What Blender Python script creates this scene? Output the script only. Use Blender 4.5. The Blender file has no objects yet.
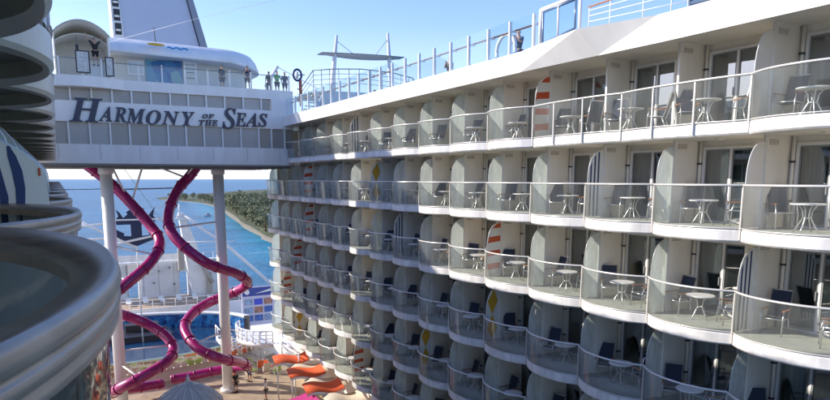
import bpy, bmesh, math, random, json
from mathutils import Vector, Matrix
random.seed(7)
R = math.radians
sc = bpy.context.scene
COL = sc.collection

# ------------------------------------------------------------------ materials
MATS = {}
def mat(name, color, rough=.5, metal=0, noise=0, nscale=3, coat=0, bump=0, bscale=20, spec=.5, streak=0):
    m = bpy.data.materials.new(name); m.use_nodes = True
    nt = m.node_tree; b = nt.nodes['Principled BSDF']
    b.inputs['Base Color'].default_value = (*color, 1)
    b.inputs['Roughness'].default_value = rough
    b.inputs['Metallic'].default_value = metal
    b.inputs['Specular IOR Level'].default_value = spec
    if coat: b.inputs['Coat Weight'].default_value = coat
    tc = nt.nodes.new('ShaderNodeTexCoord'); geo = nt.nodes.new('ShaderNodeNewGeometry')
    if noise:
        n = nt.nodes.new('ShaderNodeTexNoise'); n.inputs['Scale'].default_value = nscale
        n.inputs['Detail'].default_value = 6
        mp = nt.nodes.new('ShaderNodeMapping'); mp.inputs['Scale'].default_value = (1, 1, .25 if streak else 1)
        nt.links.new(geo.outputs['Position'], mp.inputs[0]); nt.links.new(mp.outputs[0], n.inputs['Vector'])
        cr = nt.nodes.new('ShaderNodeMapRange'); cr.inputs['From Min'].default_value = .3; cr.inputs['From Max'].default_value = .7
        cr.inputs['To Min'].default_value = 1 - noise; cr.inputs['To Max'].default_value = 1 + noise * .4
        nt.links.new(n.outputs['Fac'], cr.inputs['Value'])
        mx = nt.nodes.new('ShaderNodeVectorMath'); mx.operation = 'SCALE'
        mx.inputs[0].default_value = color
        nt.links.new(cr.outputs[0], mx.inputs['Scale']); nt.links.new(mx.outputs[0], b.inputs['Base Color'])
        r2 = nt.nodes.new('ShaderNodeMapRange'); r2.inputs['To Min'].default_value = rough * .8; r2.inputs['To Max'].default_value = min(1, rough * 1.25)
        nt.links.new(n.outputs['Fac'], r2.inputs['Value']); nt.links.new(r2.outputs[0], b.inputs['Roughness'])
    if bump:
        n2 = nt.nodes.new('ShaderNodeTexNoise'); n2.inputs['Scale'].default_value = bscale
        nt.links.new(geo.outputs['Position'], n2.inputs['Vector'])
        bp = nt.nodes.new('ShaderNodeBump'); bp.inputs['Strength'].default_value = bump; bp.inputs['Distance'].default_value = .05
        nt.links.new(n2.outputs['Fac'], bp.inputs['Height']); nt.links.new(bp.outputs[0], b.inputs['Normal'])
    MATS[name] = m
    return m

white = mat('white_paint', (.82, .81, .79), .38, noise=.10, nscale=1.3, streak=1)
slabwhite = mat('slab_white', (.82, .80, .77), .42, noise=.24, nscale=3.4, streak=1)
cream = mat('cream_wall', (.87, .82, .725), .5, noise=.09, nscale=1.1, streak=1)
cream2 = mat('cream_steel', (.88, .83, .74), .45, noise=.08, nscale=1.7, streak=1)
ceilm = mat('ceiling_cream', (.84, .79, .69), .5, noise=.06, nscale=1)
deckg = mat('deck_green_grey', (.42, .43, .375), .7, noise=.15, nscale=3)
metal = mat('brushed_metal', (.62, .62, .62), .3, metal=.85)
railm = mat('pale_rail', (.66, .645, .61), .32, metal=.25)
capm = mat('weathered_cap', (.36, .235, .14), .34, metal=.3, noise=.3, nscale=7, spec=.35)
lipm = mat('cap_lip', (.40, .325, .26), .33, metal=.35, noise=.25, nscale=5)
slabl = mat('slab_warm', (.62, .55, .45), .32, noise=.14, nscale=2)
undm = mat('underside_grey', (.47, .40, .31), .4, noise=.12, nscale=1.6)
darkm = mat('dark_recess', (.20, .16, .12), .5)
navy = mat('navy_sling', (.032, .042, .068), .8, bump=.3, bscale=200)
navyp = mat('navy_paint', (.016, .022, .062), .35)
stripe_navy = mat('stripe_navy', (.03, .05, .14), .5)
wood = mat('teak', (.36, .15, .06), .5, noise=.25, nscale=8)
tabletop = mat('table_top', (.78, .77, .74), .3)
orange = mat('orange_red', (.62, .10, .03), .5)
orange_f = mat('orange_fabric', (.72, .12, .035), .75, noise=.1, nscale=2)
cream_f = mat('cream_fabric', (.66, .59, .48), .75, noise=.08, nscale=2)
magenta_f = mat('magenta_fabric', (.42, .02, .17), .6)
yellow = mat('yellow_paint', (.75, .42, .04), .5)
surfw = mat('surf_white', (.82, .80, .72), .4)
slidem = mat('slide_magenta', (.35, .010, .135), .26, coat=.35, noise=.12, nscale=2)
slided = mat('slide_flange', (.30, .008, .09), .35)
bwin = mat('tinted_grey_pane', (.40, .385, .36), .35, noise=.07, nscale=.7)
frameblue = mat('frame_blue', (.10, .16, .26), .3)
dark = mat('black_frame', (.02, .02, .025), .4)
interior = mat('dark_interior', (.018, .017, .016), .8)
curtainm = mat('curtain', (.42, .46, .41), .9)
lagw = mat('lagoon_white', (.74, .74, .72), .45, noise=.12, nscale=.8)
funnelm = mat('funnel_blue_grey', (.50, .545, .66), .45, noise=.05, nscale=.3)
floorb = mat('boardwalk_deck', (.46, .36, .25), .7, noise=.25, nscale=1.2)
skin = mat('skin', (.50, .28, .19), .55)
leaf = mat('casuarina_leaf', (.21, .23, .14), .9, noise=.35, nscale=.08)
leaf2 = mat('shrub_leaf', (.25, .26, .15), .9, noise=.35, nscale=.1)
bark = mat('bark', (.14, .10, .07), .9)
sand = mat('sand', (.30, .27, .20), .95, noise=.2, nscale=.05)
landg = mat('island_scrub', (.10, .12, .055), .95, noise=.5, nscale=.04)
rockm = mat('rock', (.16, .14, .12), .95, noise=.3, nscale=.1)
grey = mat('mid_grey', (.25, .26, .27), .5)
dgreen = mat('green_cloth', (.08, .45, .10), .8)
pinkc = mat('pink_cloth', (.65, .12, .22), .8)
bluec = mat('blue_cloth', (.02, .04, .09), .8)
greyc = mat('grey_cloth', (.07, .075, .085), .8)
blackc = mat('black_cloth', (.02, .02, .024), .8)
hairm = mat('dark_hair', (.02, .014, .01), .7)
awnm = mat('dome_canvas', (.62, .61, .58), .6, noise=.1, nscale=2)

def mkglass(name, tint, body, bodycol, fac_lo=.08, rough=.03, trans=False, fmax=.8):
    m = bpy.data.materials.new(name); m.use_nodes = True; nt = m.node_tree; nt.nodes.clear()
    out = nt.nodes.new('ShaderNodeOutputMaterial')
    tr = nt.nodes.new('ShaderNodeBsdfTransparent'); tr.inputs[0].default_value = (*tint, 1)
    df = nt.nodes.new('ShaderNodeBsdfDiffuse'); df.inputs[0].default_value = (*bodycol, 1)
    m1 = nt.nodes.new('ShaderNodeMixShader')
    if trans:
        tl = nt.nodes.new('ShaderNodeBsdfTranslucent'); tl.inputs[0].default_value = (*bodycol, 1)
        mt = nt.nodes.new('ShaderNodeMixShader'); mt.inputs[0].default_value = .6
        nt.links.new(df.outputs[0], mt.inputs[1]); nt.links.new(tl.outputs[0], mt.inputs[2]); df = mt
    nz = nt.nodes.new('ShaderNodeTexNoise'); nz.inputs['Scale'].default_value = 2.5; nz.inputs['Detail'].default_value = 5
    geo = nt.nodes.new('ShaderNodeNewGeometry'); mp = nt.nodes.new('ShaderNodeMapping'); mp.inputs['Scale'].default_value = (1, 1, .3)
    nt.links.new(geo.outputs['Position'], mp.inputs[0]); nt.links.new(mp.outputs[0], nz.inputs['Vector'])
    mr = nt.nodes.new('ShaderNodeMapRange'); mr.inputs['From Min'].default_value = .3; mr.inputs['From Max'].default_value = .7
    mr.inputs['To Min'].default_value = body * .6; mr.inputs['To Max'].default_value = min(1, body * 1.4)
    nt.links.new(nz.outputs['Fac'], mr.inputs['Value']); nt.links.new(mr.outputs[0], m1.inputs[0])
    nt.links.new(tr.outputs[0], m1.inputs[1]); nt.links.new(df.outputs[0], m1.inputs[2])
    gl = nt.nodes.new('ShaderNodeBsdfGlossy'); gl.inputs['Roughness'].default_value = rough
    lw = nt.nodes.new('ShaderNodeLayerWeight'); lw.inputs[0].default_value = .18
    mr2 = nt.nodes.new('ShaderNodeMapRange'); mr2.inputs['To Min'].default_value = fac_lo; mr2.inputs['To Max'].default_value = fmax
    nt.links.new(lw.outputs['Fresnel'], mr2.inputs['Value'])
    m2 = nt.nodes.new('ShaderNodeMixShader'); nt.links.new(mr2.outputs[0], m2.inputs[0])
    nt.links.new(m1.outputs[0], m2.inputs[1]); nt.links.new(gl.outputs[0], m2.inputs[2])
    nt.links.new(m2.outputs[0], out.inputs[0])
    return m
glass = mkglass('rail_glass', (.95, .97, .955), .07, (.80, .84, .80), .04)
glass_blue = mkglass('windscreen_glass', (.80, .91, .985), .015, (.45, .6, .72), .012, .05, False, .15)
glass_l = mkglass('near_rail_glass', (.66, .67, .60), .06, (.26, .25, .22), .12, .01)
glass_dark = mkglass('door_glass', (.62, .68, .68), .05, (.2, .25, .25), .24, .01)
frost = mkglass('frosted_screen', (.92, .97, .94), .68, (.95, 1, .97), .03, .25, True)

def sea_mat():
    m = bpy.data.materials.new('sea_water'); m.use_nodes = True; nt = m.node_tree; b = nt.nodes['Principled BSDF']
    L = nt.links.new
    geo = nt.nodes.new('ShaderNodeNewGeometry'); sep = nt.nodes.new('ShaderNodeSeparateXYZ'); L(geo.outputs['Position'], sep.inputs[0])
    # distance from the shore line of the island: X - (57 + .138 Y)
    ma = nt.nodes.new('ShaderNodeMath'); ma.operation = 'MULTIPLY_ADD'; ma.inputs[1].default_value = -.138; ma.inputs[2].default_value = -57
    L(sep.outputs['Y'], ma.inputs[0])
    ad = nt.nodes.new('ShaderNodeMath'); L(ma.outputs[0], ad.inputs[0]); L(sep.outputs['X'], ad.inputs[1])
    nz = nt.nodes.new('ShaderNodeTexNoise'); nz.inputs['Scale'].default_value = .02; nz.inputs['Detail'].default_value = 4; L(geo.outputs['Position'], nz.inputs['Vector'])
    nm = nt.nodes.new('ShaderNodeMath'); nm.operation = 'MULTIPLY_ADD'; nm.inputs[1].default_value = 40; nm.inputs[2].default_value = -20; L(nz.outputs['Fac'], nm.inputs[0])
    a2 = nt.nodes.new('ShaderNodeMath'); L(ad.outputs[0], a2.inputs[0]); L(nm.outputs[0], a2.inputs[1])
    mr = nt.nodes.new('ShaderNodeMapRange'); mr.inputs['From Min'].default_value = -30; mr.inputs['From Max'].default_value = 14; L(a2.outputs[0], mr.inputs['Value'])
    far = nt.nodes.new('ShaderNodeMapRange'); far.inputs['From Min'].default_value = 900; far.inputs['From Max'].default_value = 1700; far.inputs['To Min'].default_value = 1; far.inputs['To Max'].default_value = 0; L(sep.outputs['Y'], far.inputs['Value'])
    mu = nt.nodes.new('ShaderNodeMath'); mu.operation = 'MULTIPLY'; L(mr.outputs[0], mu.inputs[0]); L(far.outputs[0], mu.inputs[1])
    cr = nt.nodes.new('ShaderNodeValToRGB'); e = cr.color_ramp.elements
    e[0].position = 0; e[0].color = (.015, .11, .21, 1); e[1].position = 1; e[1].color = (.07, .28, .30, 1)
    x = e.new(.55); x.color = (.03, .21, .30, 1)
    L(mu.outputs[0], cr.inputs[0])
    n2 = nt.nodes.new('ShaderNodeTexNoise'); n2.inputs['Scale'].default_value = .012; n2.inputs['Detail'].default_value = 6
    mp = nt.nodes.new('ShaderNodeMapping'); mp.inputs['Scale'].default_value = (.7, 2.2, 1); L(geo.outputs['Position'], mp.inputs[0]); L(mp.outputs[0], n2.inputs['Vector'])
    mr3 = nt.nodes.new('ShaderNodeMapRange'); mr3.inputs['From Min'].default_value = .35; mr3.inputs['From Max'].default_value = .7; mr3.inputs['To Min'].default_value = .8; mr3.inputs['To Max'].default_value = 1.45; L(n2.outputs['Fac'], mr3.inputs['Value'])
    sc_ = nt.nodes.new('ShaderNodeVectorMath'); sc_.operation = 'SCALE'; L(cr.outputs[0], sc_.inputs[0]); L(mr3.outputs[0], sc_.inputs['Scale'])
    # wakes: pale foam streaks near the ship
    nf = nt.nodes.new('ShaderNodeTexNoise'); nf.inputs['Scale'].default_value = .03; nf.inputs['Detail'].default_value = 8; nf.inputs['Roughness'].default_value = .7
    mpf = nt.nodes.new('ShaderNodeMapping'); mpf.inputs['Scale'].default_value = (.5, 3, 1); L(geo.outputs['Position'], mpf.inputs[0]); L(mpf.outputs[0], nf.inputs['Vector'])
    fr = nt.nodes.new('ShaderNodeMapRange'); fr.inputs['From Min'].default_value = .60; fr.inputs['From Max'].default_value = .74; fr.inputs['To Max'].default_value = .55; L(nf.outputs['Fac'], fr.inputs['Value'])
    mixf = nt.nodes.new('ShaderNodeMix'); mixf.data_type = 'RGBA'; L(fr.outputs[0], mixf.inputs['Factor']); L(sc_.outputs[0], mixf.inputs['A']); mixf.inputs['B'].default_value = (.45, .58, .62, 1)
    L(mixf.outputs['Result'], b.inputs['Base Color'])
    b.inputs['Roughness'].default_value = .3; b.inputs['Specular IOR Level'].default_value = .35
    n4 = nt.nodes.new('ShaderNodeTexNoise'); n4.inputs['Scale'].default_value = .35; n4.inputs['Detail'].default_value = 5
    L(mp.outputs[0], n4.inputs['Vector'])
    bp = nt.nodes.new('ShaderNodeBump'); bp.inputs['Strength'].default_value = 1; bp.inputs['Distance'].default_value = 1.6; L(n4.outputs['Fac'], bp.inputs['Height']); L(bp.outputs[0], b.inputs['Normal'])
    return m
def mosaic_mat(name, c1, c2, c3, scale, rough=.3):
    m = bpy.data.materials.new(name); m.use_nodes = True; nt = m.node_tree; b = nt.nodes['Principled BSDF']; L = nt.links.new
    geo = nt.nodes.new('ShaderNodeNewGeometry')
    v = nt.nodes.new('ShaderNodeTexVoronoi'); v.inputs['Scale'].default_value = scale; L(geo.outputs['Position'], v.inputs['Vector'])
    cr = nt.nodes.new('ShaderNodeValToRGB'); e = cr.color_ramp.elements
    e[0].color = (*c1, 1); e[1].color = (*c3, 1); x = e.new(.5); x.color = (*c2, 1)
    sp = nt.nodes.new('ShaderNodeSeparateColor'); L(v.outputs['Color'], sp.inputs[0]); L(sp.outputs[0], cr.inputs[0])
    L(cr.outputs[0], b.inputs['Base Color']); b.inputs['Roughness'].default_value = rough
    return m
mosaic = mosaic_mat('blue_mosaic', (.01, .04, .16), (.02, .12, .35), (.05, .28, .5), 2.2)
mural = mosaic_mat('sea_mural', (.02, .10, .30), (.05, .25, .42), (.35, .52, .35), 1.3, .5)
seats_m = mosaic_mat('striped_seats', (.62, .58, .52), (.40, .26, .17), (.66, .12, .05), 1.6, .6)
poolw = mat('pool_water', (.012, .05, .12), .08)
poster = mosaic_mat('poster_pictures', (.05, .10, .42), (.75, .75, .8), (.45, .35, .5), 1.6, .3)
logo_mat = mat('logo_navy', (.012, .024, .075), .4)

# ------------------------------------------------------------------ mesh builder
class MB:
    def __init__(s): s.v = []; s.f = []; s.m = []; s.sm = []
    def face(s, pts, mi=0, sm=False):
        b = len(s.v); s.v += [tuple(p) for p in pts]; s.f.append(tuple(range(b, b + len(pts)))); s.m.append(mi); s.sm.append(sm)
    def box(s, a, b, mi=0):
        x0, y0, z0 = a; x1, y1, z1 = b; k = len(s.v)
        s.v += [(x0, y0, z0), (x1, y0, z0), (x1, y1, z0), (x0, y1, z0), (x0, y0, z1), (x1, y0, z1), (x1, y1, z1), (x0, y1, z1)]
        for f in ((0, 3, 2, 1), (4, 5, 6, 7), (0, 1, 5, 4), (1, 2, 6, 5), (2, 3, 7, 6), (3, 0, 4, 7)):
            s.f.append(tuple(k + i for i in f)); s.m.append(mi); s.sm.append(False)
        return s
    def grid(s, rows, mi=0, sm=True, closed=False):
        k = len(s.v); n = len(rows[0])
        for r in rows: s.v += [tuple(p) for p in r]
        for i in range(len(rows) - 1):
            for j in range(n if closed else n - 1):
                j2 = (j + 1) % n
                s.f.append((k + i * n + j, k + i * n + j2, k + (i + 1) * n + j2, k + (i + 1) * n + j)); s.m.append(mi); s.sm.append(sm)
        return s
    def tube(s, pts, r, n=8, mi=0, cap=True, rads=None):
        pts = [Vector(p) for p in pts]; rows = []; up = Vector((0, 0, 1)); prev = None
        for i, p in enumerate(pts):
            t = (pts[min(i + 1, len(pts) - 1)] - pts[max(i - 1, 0)]).normalized()
            if prev is None:
                a = t.cross(up)
                if a.length < .05: a = t.cross(Vector((1, 0, 0)))
            else: a = prev - t * prev.dot(t)
            a.normalize(); prev = a; b = t.cross(a); rr = rads[i] if rads else r
            rows.append([p + (a * math.cos(q) + b * math.sin(q)) * rr for q in [2 * math.pi * j / n for j in range(n)]])
        s.grid(rows, mi, True, True)
        if cap: s.face(rows[0][::-1], mi); s.face(rows[-1], mi)
        return s
    def prism(s, poly, fn, d0, d1, mi=0, mis=None):
        a = [fn(p, d0) for p in poly]; b = [fn(p, d1) for p in poly]
        s.face(a[::-1], mi); s.face(b, mi); n = len(poly)
        for i in range(n): s.face([a[i], a[(i + 1) % n], b[(i + 1) % n], b[i]], mi if mis is None else mis)
        return s
    def mesh(s, name, mats):
        me = bpy.data.meshes.new(name); me.from_pydata(s.v, [], s.f); me.update()
        for i, p in enumerate(me.polygons): p.material_index = s.m[i]; p.use_smooth = s.sm[i]
        bm = bmesh.new(); bm.from_mesh(me); bmesh.ops.remove_doubles(bm, verts=bm.verts, dist=.0004); bmesh.ops.recalc_face_normals(bm, faces=bm.faces)
        bm.to_mesh(me); bm.free()
        if not isinstance(mats, (list, tuple)): mats = [mats]
        for m in mats: me.materials.append(m)
        return me
WL = {}
def obj(name, me, parent=None, loc=(0, 0, 0), rz=0, local=False, label=None, cat=None, group=None, kind=None):
    o = bpy.data.objects.new(name, me); COL.objects.link(o)
    w = Vector(loc)
    if parent is not None:
        o.parent = parent
        if not local: w = w - WL[parent.name]
        WL[o.name] = w + WL[parent.name] if not local else WL[parent.name] + w
    else: WL[o.name] = w
    o.location = w; o.rotation_euler = (0, 0, rz)
    if label: o['label'] = label
    if cat: o['category'] = cat
    if group: o['group'] = group
    if kind: o['kind'] = kind
    return o
def thing(name, label, cat, loc, rz=0, group=None): return obj(name, None, None, loc, rz, label=label, cat=cat, group=group)
def XZ(Y): return lambda p, d: (p[0], Y + d, p[1])
def box1(a, b, m, name='box'): return MB().box(a, b).mesh(name, m)

# ------------------------------------------------------------------ dimensions
L = 2.87; H = 2.8; FL2 = -1.33            # cabin width, deck height, floor of the eye-level row
CX = 15.58; CY = 10.5; WALL = 17.5
LX = -.30; LY = .52; LB = .43
ROWS = {r: FL2 - H * (r - 2) for r in range(1, 7)}
def cuspY(i): return CY + L * i
ORD = ['', 'first', 'second', 'third', 'fourth', 'fifth', 'sixth', 'seventh', 'eighth', 'ninth', 'tenth', 'eleventh', 'twelfth', 'thirteenth', 'fourteenth', 'fifteenth', 'sixteenth', 'seventeenth', 'eighteenth']
ROWN = {1: 'topmost', 2: 'eye-level second', 3: 'third', 4: 'fourth', 5: 'fifth', 6: 'lowest sixth'}

def arc(b, Ln, p=2.3, n=26): return [(b * (1 - abs(2 * t - 1) ** p), Ln * t) for t in [i / n for i in range(n + 1)]]

def balcony_meshes(s, b, Ln, depth, p=2.3, slab_in=.07, mats=None, left=False):
    A = arc(b, Ln, p); n = len(A)
    X = lambda o: -s * o
    slab = MB(); t0, t1 = 0, -.345
    e = [(X(o - slab_in), y) for o, y in A]
    k = .045
    prof = [(-k, 0), (0, -k), (0, t1 + k), (-k, t1)]
    slab.grid([[(x - X(1) * 0 + (s * -q[0]), y, q[1]) for x, y in e] for q in prof], 0, False)
    top = [(x + s * k, y, 0) for x, y in e]; bot = [(x + s * k, y, t1) for x, y in e]
    wx = s * depth
    for i in range(n - 1):
        slab.face([top[i], top[i + 1], (wx, top[i + 1][1], 0), (wx, top[i][1], 0)], 1)
    if not left:
        for i in range(n - 1):
            slab.face([bot[i], bot[i + 1], (wx, bot[i + 1][1], t1), (wx, bot[i][1], t1)], 2)
    else:
        # crescent rim with a raised, darker ceiling inside
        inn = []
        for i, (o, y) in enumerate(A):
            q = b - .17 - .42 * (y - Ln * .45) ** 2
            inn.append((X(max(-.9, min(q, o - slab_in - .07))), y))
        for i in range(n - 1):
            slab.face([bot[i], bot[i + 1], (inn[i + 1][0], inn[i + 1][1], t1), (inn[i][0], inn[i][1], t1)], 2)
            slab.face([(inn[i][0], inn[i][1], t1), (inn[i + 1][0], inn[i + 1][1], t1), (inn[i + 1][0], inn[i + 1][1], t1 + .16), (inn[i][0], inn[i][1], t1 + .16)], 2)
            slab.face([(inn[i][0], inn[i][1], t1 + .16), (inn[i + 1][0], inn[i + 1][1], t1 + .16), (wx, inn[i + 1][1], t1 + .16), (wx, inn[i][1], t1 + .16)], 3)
    for yy, q in ((0, 0), (Ln, n - 1)):
        slab.face([(wx, yy, 0), (wx, yy, t1), bot[q], (e[q][0], yy, t1 + k), (e[q][0], yy, -k), top[q]], 0)
    g = MB(); g.grid([[(X(o - .05 - .04), y, .02) for o, y in A], [(X(o - .03), y, 1.13) for o, y in A]], 0, True)
    r = MB()
    if not left:
        sec = [(.035 * math.cos(q) * 1.2, .032 * math.sin(q)) for q in [2 * math.pi * j / 8 for j in range(8)]]
        r.grid([[(X(o - .03 + u), y, 1.15 + v) for u, v in sec] for o, y in A], 0, True, True)
        r.grid([[(X(o - .07 + u * .35), y, .02 + v * .5) for u, v in sec] for o, y in A], 0, True, True)
    else:
        inn = []
        for i, (o, y) in enumerate(A):
            q = b - .12 - .36 * (y - Ln * .40) ** 2
            inn.append((X(max(-1.2, min(q, o - .055))), y))
        out = [(X(o - .02), y) for o, y in A]
        r.grid([[(x, y, 1.155) for x, y in inn], [(x, y, 1.175) for x, y in out]], 0, True)
        r.grid([[(x, y, 1.12) for x, y in inn], [(x, y, 1.12) for x, y in out]], 0, True)
        r.grid([[(x, y, 1.12) for x, y in inn], [(x, y, 1.155) for x, y in inn]], 0, False)
        lip = []
        prof2 = [(0, 1.175), (.008, 1.172), (.016, 1.160), (.018, 1.145), (.014, 1.132), (.004, 1.127), (.002, 1.122), (.010, 1.118), (.014, 1.108), (.012, 1.098), (.003, 1.092), (.001, 1.086), (.008, 1.08), (.008, 1.064), (-.004, 1.056), (-.03, 1.054)]
        r.grid([[(X(o - .02 + q[0]), y, q[1]) for o, y in A] for q in prof2], 1, True)
    post = MB()
    post.box((min(X(-.02), X(-.075)), -.022, -.28), (max(X(-.02), X(-.075)), .022, 1.13))
    return dict(slab=slab, glass=g, rail=r, post=post)

def mk(dm, key, name, mats): return dm[key].mesh(name, mats)
DR = WALL - CX
br = balcony_meshes(1, .50, L, DR)
BR = dict(slab=mk(br, 'slab', 'balcony', [slabwhite, deckg, ceilm]), glass=mk(br, 'glass', 'glass_panel', glass), rail=mk(br, 'rail', 'handrail', railm), post=mk(br, 'post', 'post', railm))
bd = balcony_meshes(1, .20, L * 1.5, DR, 2.6)
BD = dict(slab=mk(bd, 'slab', 'balcony', [slabwhite, deckg, ceilm]), glass=mk(bd, 'glass', 'glass_panel', glass), rail=mk(bd, 'rail', 'handrail', railm))
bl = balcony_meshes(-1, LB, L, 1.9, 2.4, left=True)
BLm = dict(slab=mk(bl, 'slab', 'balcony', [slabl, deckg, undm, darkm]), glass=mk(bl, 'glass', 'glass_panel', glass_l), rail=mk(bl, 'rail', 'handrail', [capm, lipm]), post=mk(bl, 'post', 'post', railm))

# privacy screens -------------------------------------------------
SO = .12  # inset of the screen from the cusp
def screen_poly(w=.70, h=2.28, y0=1.16):
    # local: u = distance from the outer edge inward, v = height
    pts = [(w, .03), (0.02, .03), (.0, y0 * .5), (.0, y0)]
    for i in range(1, 9):
        a = i / 8 * math.pi / 2
        pts.append((w * .97 * (1 - math.cos(a) ** .8), y0 + (h - y0) * math.sin(a) ** .8))
    return pts
def screen_mesh(kind, s=1, w=.70, h=2.28, y0=1.16):
    poly = screen_poly(w, h, y0)
    mb = MB(); fn = lambda p, d: (s * (SO + p[0]), d, p[1])
    base = {'plain': frost, 'beige': cream2}.get(kind, surfw)
    mb.prism(poly, fn, -.012, .012, 0)
    # edge trim
    mb.tube([(s * (SO + p[0]), 0, p[1]) for p in poly[1:]], .012, 6, 1)
    def clipband(fn_in, mi):
        # bands cut by scanning across the panel outline
        pass
    def bandz(z0, z1, slope, mi):
        N = 10; rows = [[], []]
        for i in range(N + 1):
            u = .012 + (w - .03) * i / N
            top = y0 + (h - y0) * math.sqrt(max(0, 1 - (1 - min(1, u / (w * .97))) ** 2)) - .02
            a = min(z0 + slope * u, top); b2 = min(z1 + slope * u, top)
            rows[0].append((u, a)); rows[1].append((u, b2))
        for d in (-.0155, .0155):
            mb.grid([[(s * (SO + u), d, z) for u, z in r] for r in rows], mi, False)
    def bandx(u0, u1, mi):
        rows = [[], []]
        for i in range(9):
            f = i / 8
            for k, u in ((0, u0), (1, u1)):
                top = y0 + (h - y0) * math.sqrt(max(0, 1 - (1 - min(1, u / (w * .97))) ** 2)) - .02
                rows[k].append((u, .05 + (top - .05) * f))
        for d in (-.0155, .0155):
            mb.grid([[(s * (SO + u), d, z) for u, z in r] for r in rows], mi, False)
    if kind == 'red':
        bandz(2.02, 2.3, .06, 2); bandz(1.42, 1.66, .10, 2); bandz(.86, 1.08, .06, 2); bandz(.28, .52, .08, 2)
    if kind == 'navy':
        for u in (.10, .27, .44): bandx(u, u + .07, 2)
    if kind == 'yellow':
        for d in (-.0155, .0155):
            mb.face([(s * (SO + u), d, z) for u, z in ((.40, 2.2), (.06, 1.70), (.32, 1.12), (.60, 1.70))], 2)
            mb.face([(s * (SO + u), d, z) for u, z in ((.32, 1.12), (.05, .5), (.32, .06), (.60, .5))], 2)
    m3 = {'red': orange, 'navy': stripe_navy, 'yellow': yellow}.get(kind, white)
    return mb.mesh('privacy_screen', [base, railm if kind != 'beige' else white, m3])
SCREEN = {k: screen_mesh(k) for k in ('plain', 'beige', 'red', 'navy', 'yellow')}
def part_mesh():
    m = MB(); m.box((SO + .70, -.055, 0), (DR - .003, .055, 2.5), 0)
    m.box((SO + .80, -.062, 2.20), (SO + 1.2, -.057, 2.36), 1)
    for i in range(5): m.box((SO + .80, -.075, 2.20 + i * .034), (SO + 1.20, -.0625, 2.220 + i * .034), 0)
    m.box((SO + .67, -.035, 0), (SO + .715, .035, 2.5), 0)
    return m.mesh('partition', [cream2, darkm, metal])
PART = part_mesh()
def pipe_mesh():
    m = MB(); m.tube([(0, 0, 0), (0, 0, 2.5)], .045, 8)
    for z in (.7, 1.75): m.box((-.07, -.055, z), (.07, .055, z + .045), 1)
    return m.mesh('drainpipe', [cream2, dark])
PIPE = pipe_mesh()

# sliding door ----------------------------------------------------
DO0, DO1, DH = 1.02, 2.56, 2.19
def door_frame_mesh():
    m = MB(); w = .075
    y0, y1 = DO0, DO1
    m.box((-.07, y0 - w, 0), (.06, y0, DH + w)); m.box((-.07, y1, 0), (.06, y1 + w, DH + w)); m.box((-.07, y0, DH), (.06, y1, DH + w)); m.box((-.07, y0, 0), (.06, y1, .05))
    ym = (y0 + y1) / 2 - .08
    m.box((-.045, ym - .035, .05), (.03, ym + .035, DH))
    t = .04
    for a, b in ((y0, ym - .035), (ym + .035, y1)):
        m.box((-.03, a, .05), (.02, a + t, DH), 1); m.box((-.03, b - t, .05), (.02, b, DH), 1)
        m.box((-.03, a + t, .05), (.02, b - t, .11), 1); m.box((-.03, a + t, DH - .05), (.02, b - t, DH), 1)
    m.box((-.10, ym + .05, .9), (-.05, ym + .075, 1.15), 1)
    return m.mesh('balcony_door', [white, grey])
DOORF = door_frame_mesh()
PANE = MB().box((-.008, DO0 + .04, .1), (0, DO1 - .04, DH - .04)).mesh('pane', glass_dark)
def curtain_mesh(segs):
    m = MB()
    for a, b in segs:
        n = int((b - a) * 34); rows = [[], []]
        for i in range(n + 1):
            y = a + (b - a) * i / n; x = .20 + .035 * math.sin(i * 1.35) + .012 * math.sin(i * .7 + 2)
            rows[0].append((x, y, .02)); rows[1].append((x * .8 + .04, y, DH - .02))
        m.grid(rows, 0, True)
    return m.mesh('curtain', curtainm)
CURT = [curtain_mesh([(DO0 + .02, DO0 + .72)]), curtain_mesh([(DO1 - .70, DO1 - .02)]), curtain_mesh([(DO0 + .02, DO1 - .02)]), curtain_mesh([(DO0 + .02, DO0 + .35), (DO1 - .4, DO1 - .02)])]

# ------------------------------------------------------------------ cabin block (right)
blk = thing('cabin_block', 'long white and cream ship side with six rows of curved glass balconies facing the camera', 'ship superstructure', (WALL, 5, -17))
ZT = 3.97
def wall_mesh():
    m = MB()
    y0, y1 = cuspY(-2), cuspY(15)
    for r, z in ROWS.items():
        top = z + (2.5 if r > 1 else 2.5)
        last = 13 if r == 1 else 15
        zt = z + DH + .075
        # header and piers
        m.face([(WALL, y0, zt), (WALL, cuspY(last), zt), (WALL, cuspY(last), z + H), (WALL, y0, z + H)])
        for i in range(-2, last):
            yy = cuspY(i)
            prev = yy if i == -2 else yy
            m.face([(WALL, yy, z - .001), (WALL, yy + DO0 - .075, z - .001), (WALL, yy + DO0 - .075, zt), (WALL, yy, zt)])
            m.face([(WALL, yy + DO1 + .075, z - .001), (WALL, yy + L, z - .001), (WALL, yy + L, zt), (WALL, yy + DO1 + .075, zt)])
    # end walls
    m.face([(WALL, y1, -17), (WALL + 8, y1, -17), (WALL + 8, y1, 4), (WALL, y1, 4)])
    m.face([(WALL, y0, -17), (WALL + 8, y0, -17), (WALL + 8, y0, 4), (WALL, y0, 4)])
    # lower storey
    m.face([(WALL, y0, -17), (WALL, y1, -17), (WALL, y1, ROWS[6]), (WALL, y0, ROWS[6])])
    return m.mesh('wall', cream)
obj('wall', wall_mesh(), blk, (0, 0, 0))
im = MB()
im.face([(WALL + 1.3, cuspY(-2), -13), (WALL + 1.3, cuspY(15), -13), (WALL + 1.3, cuspY(15), 4.2), (WALL + 1.3, cuspY(-2), 4.2)])
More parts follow.
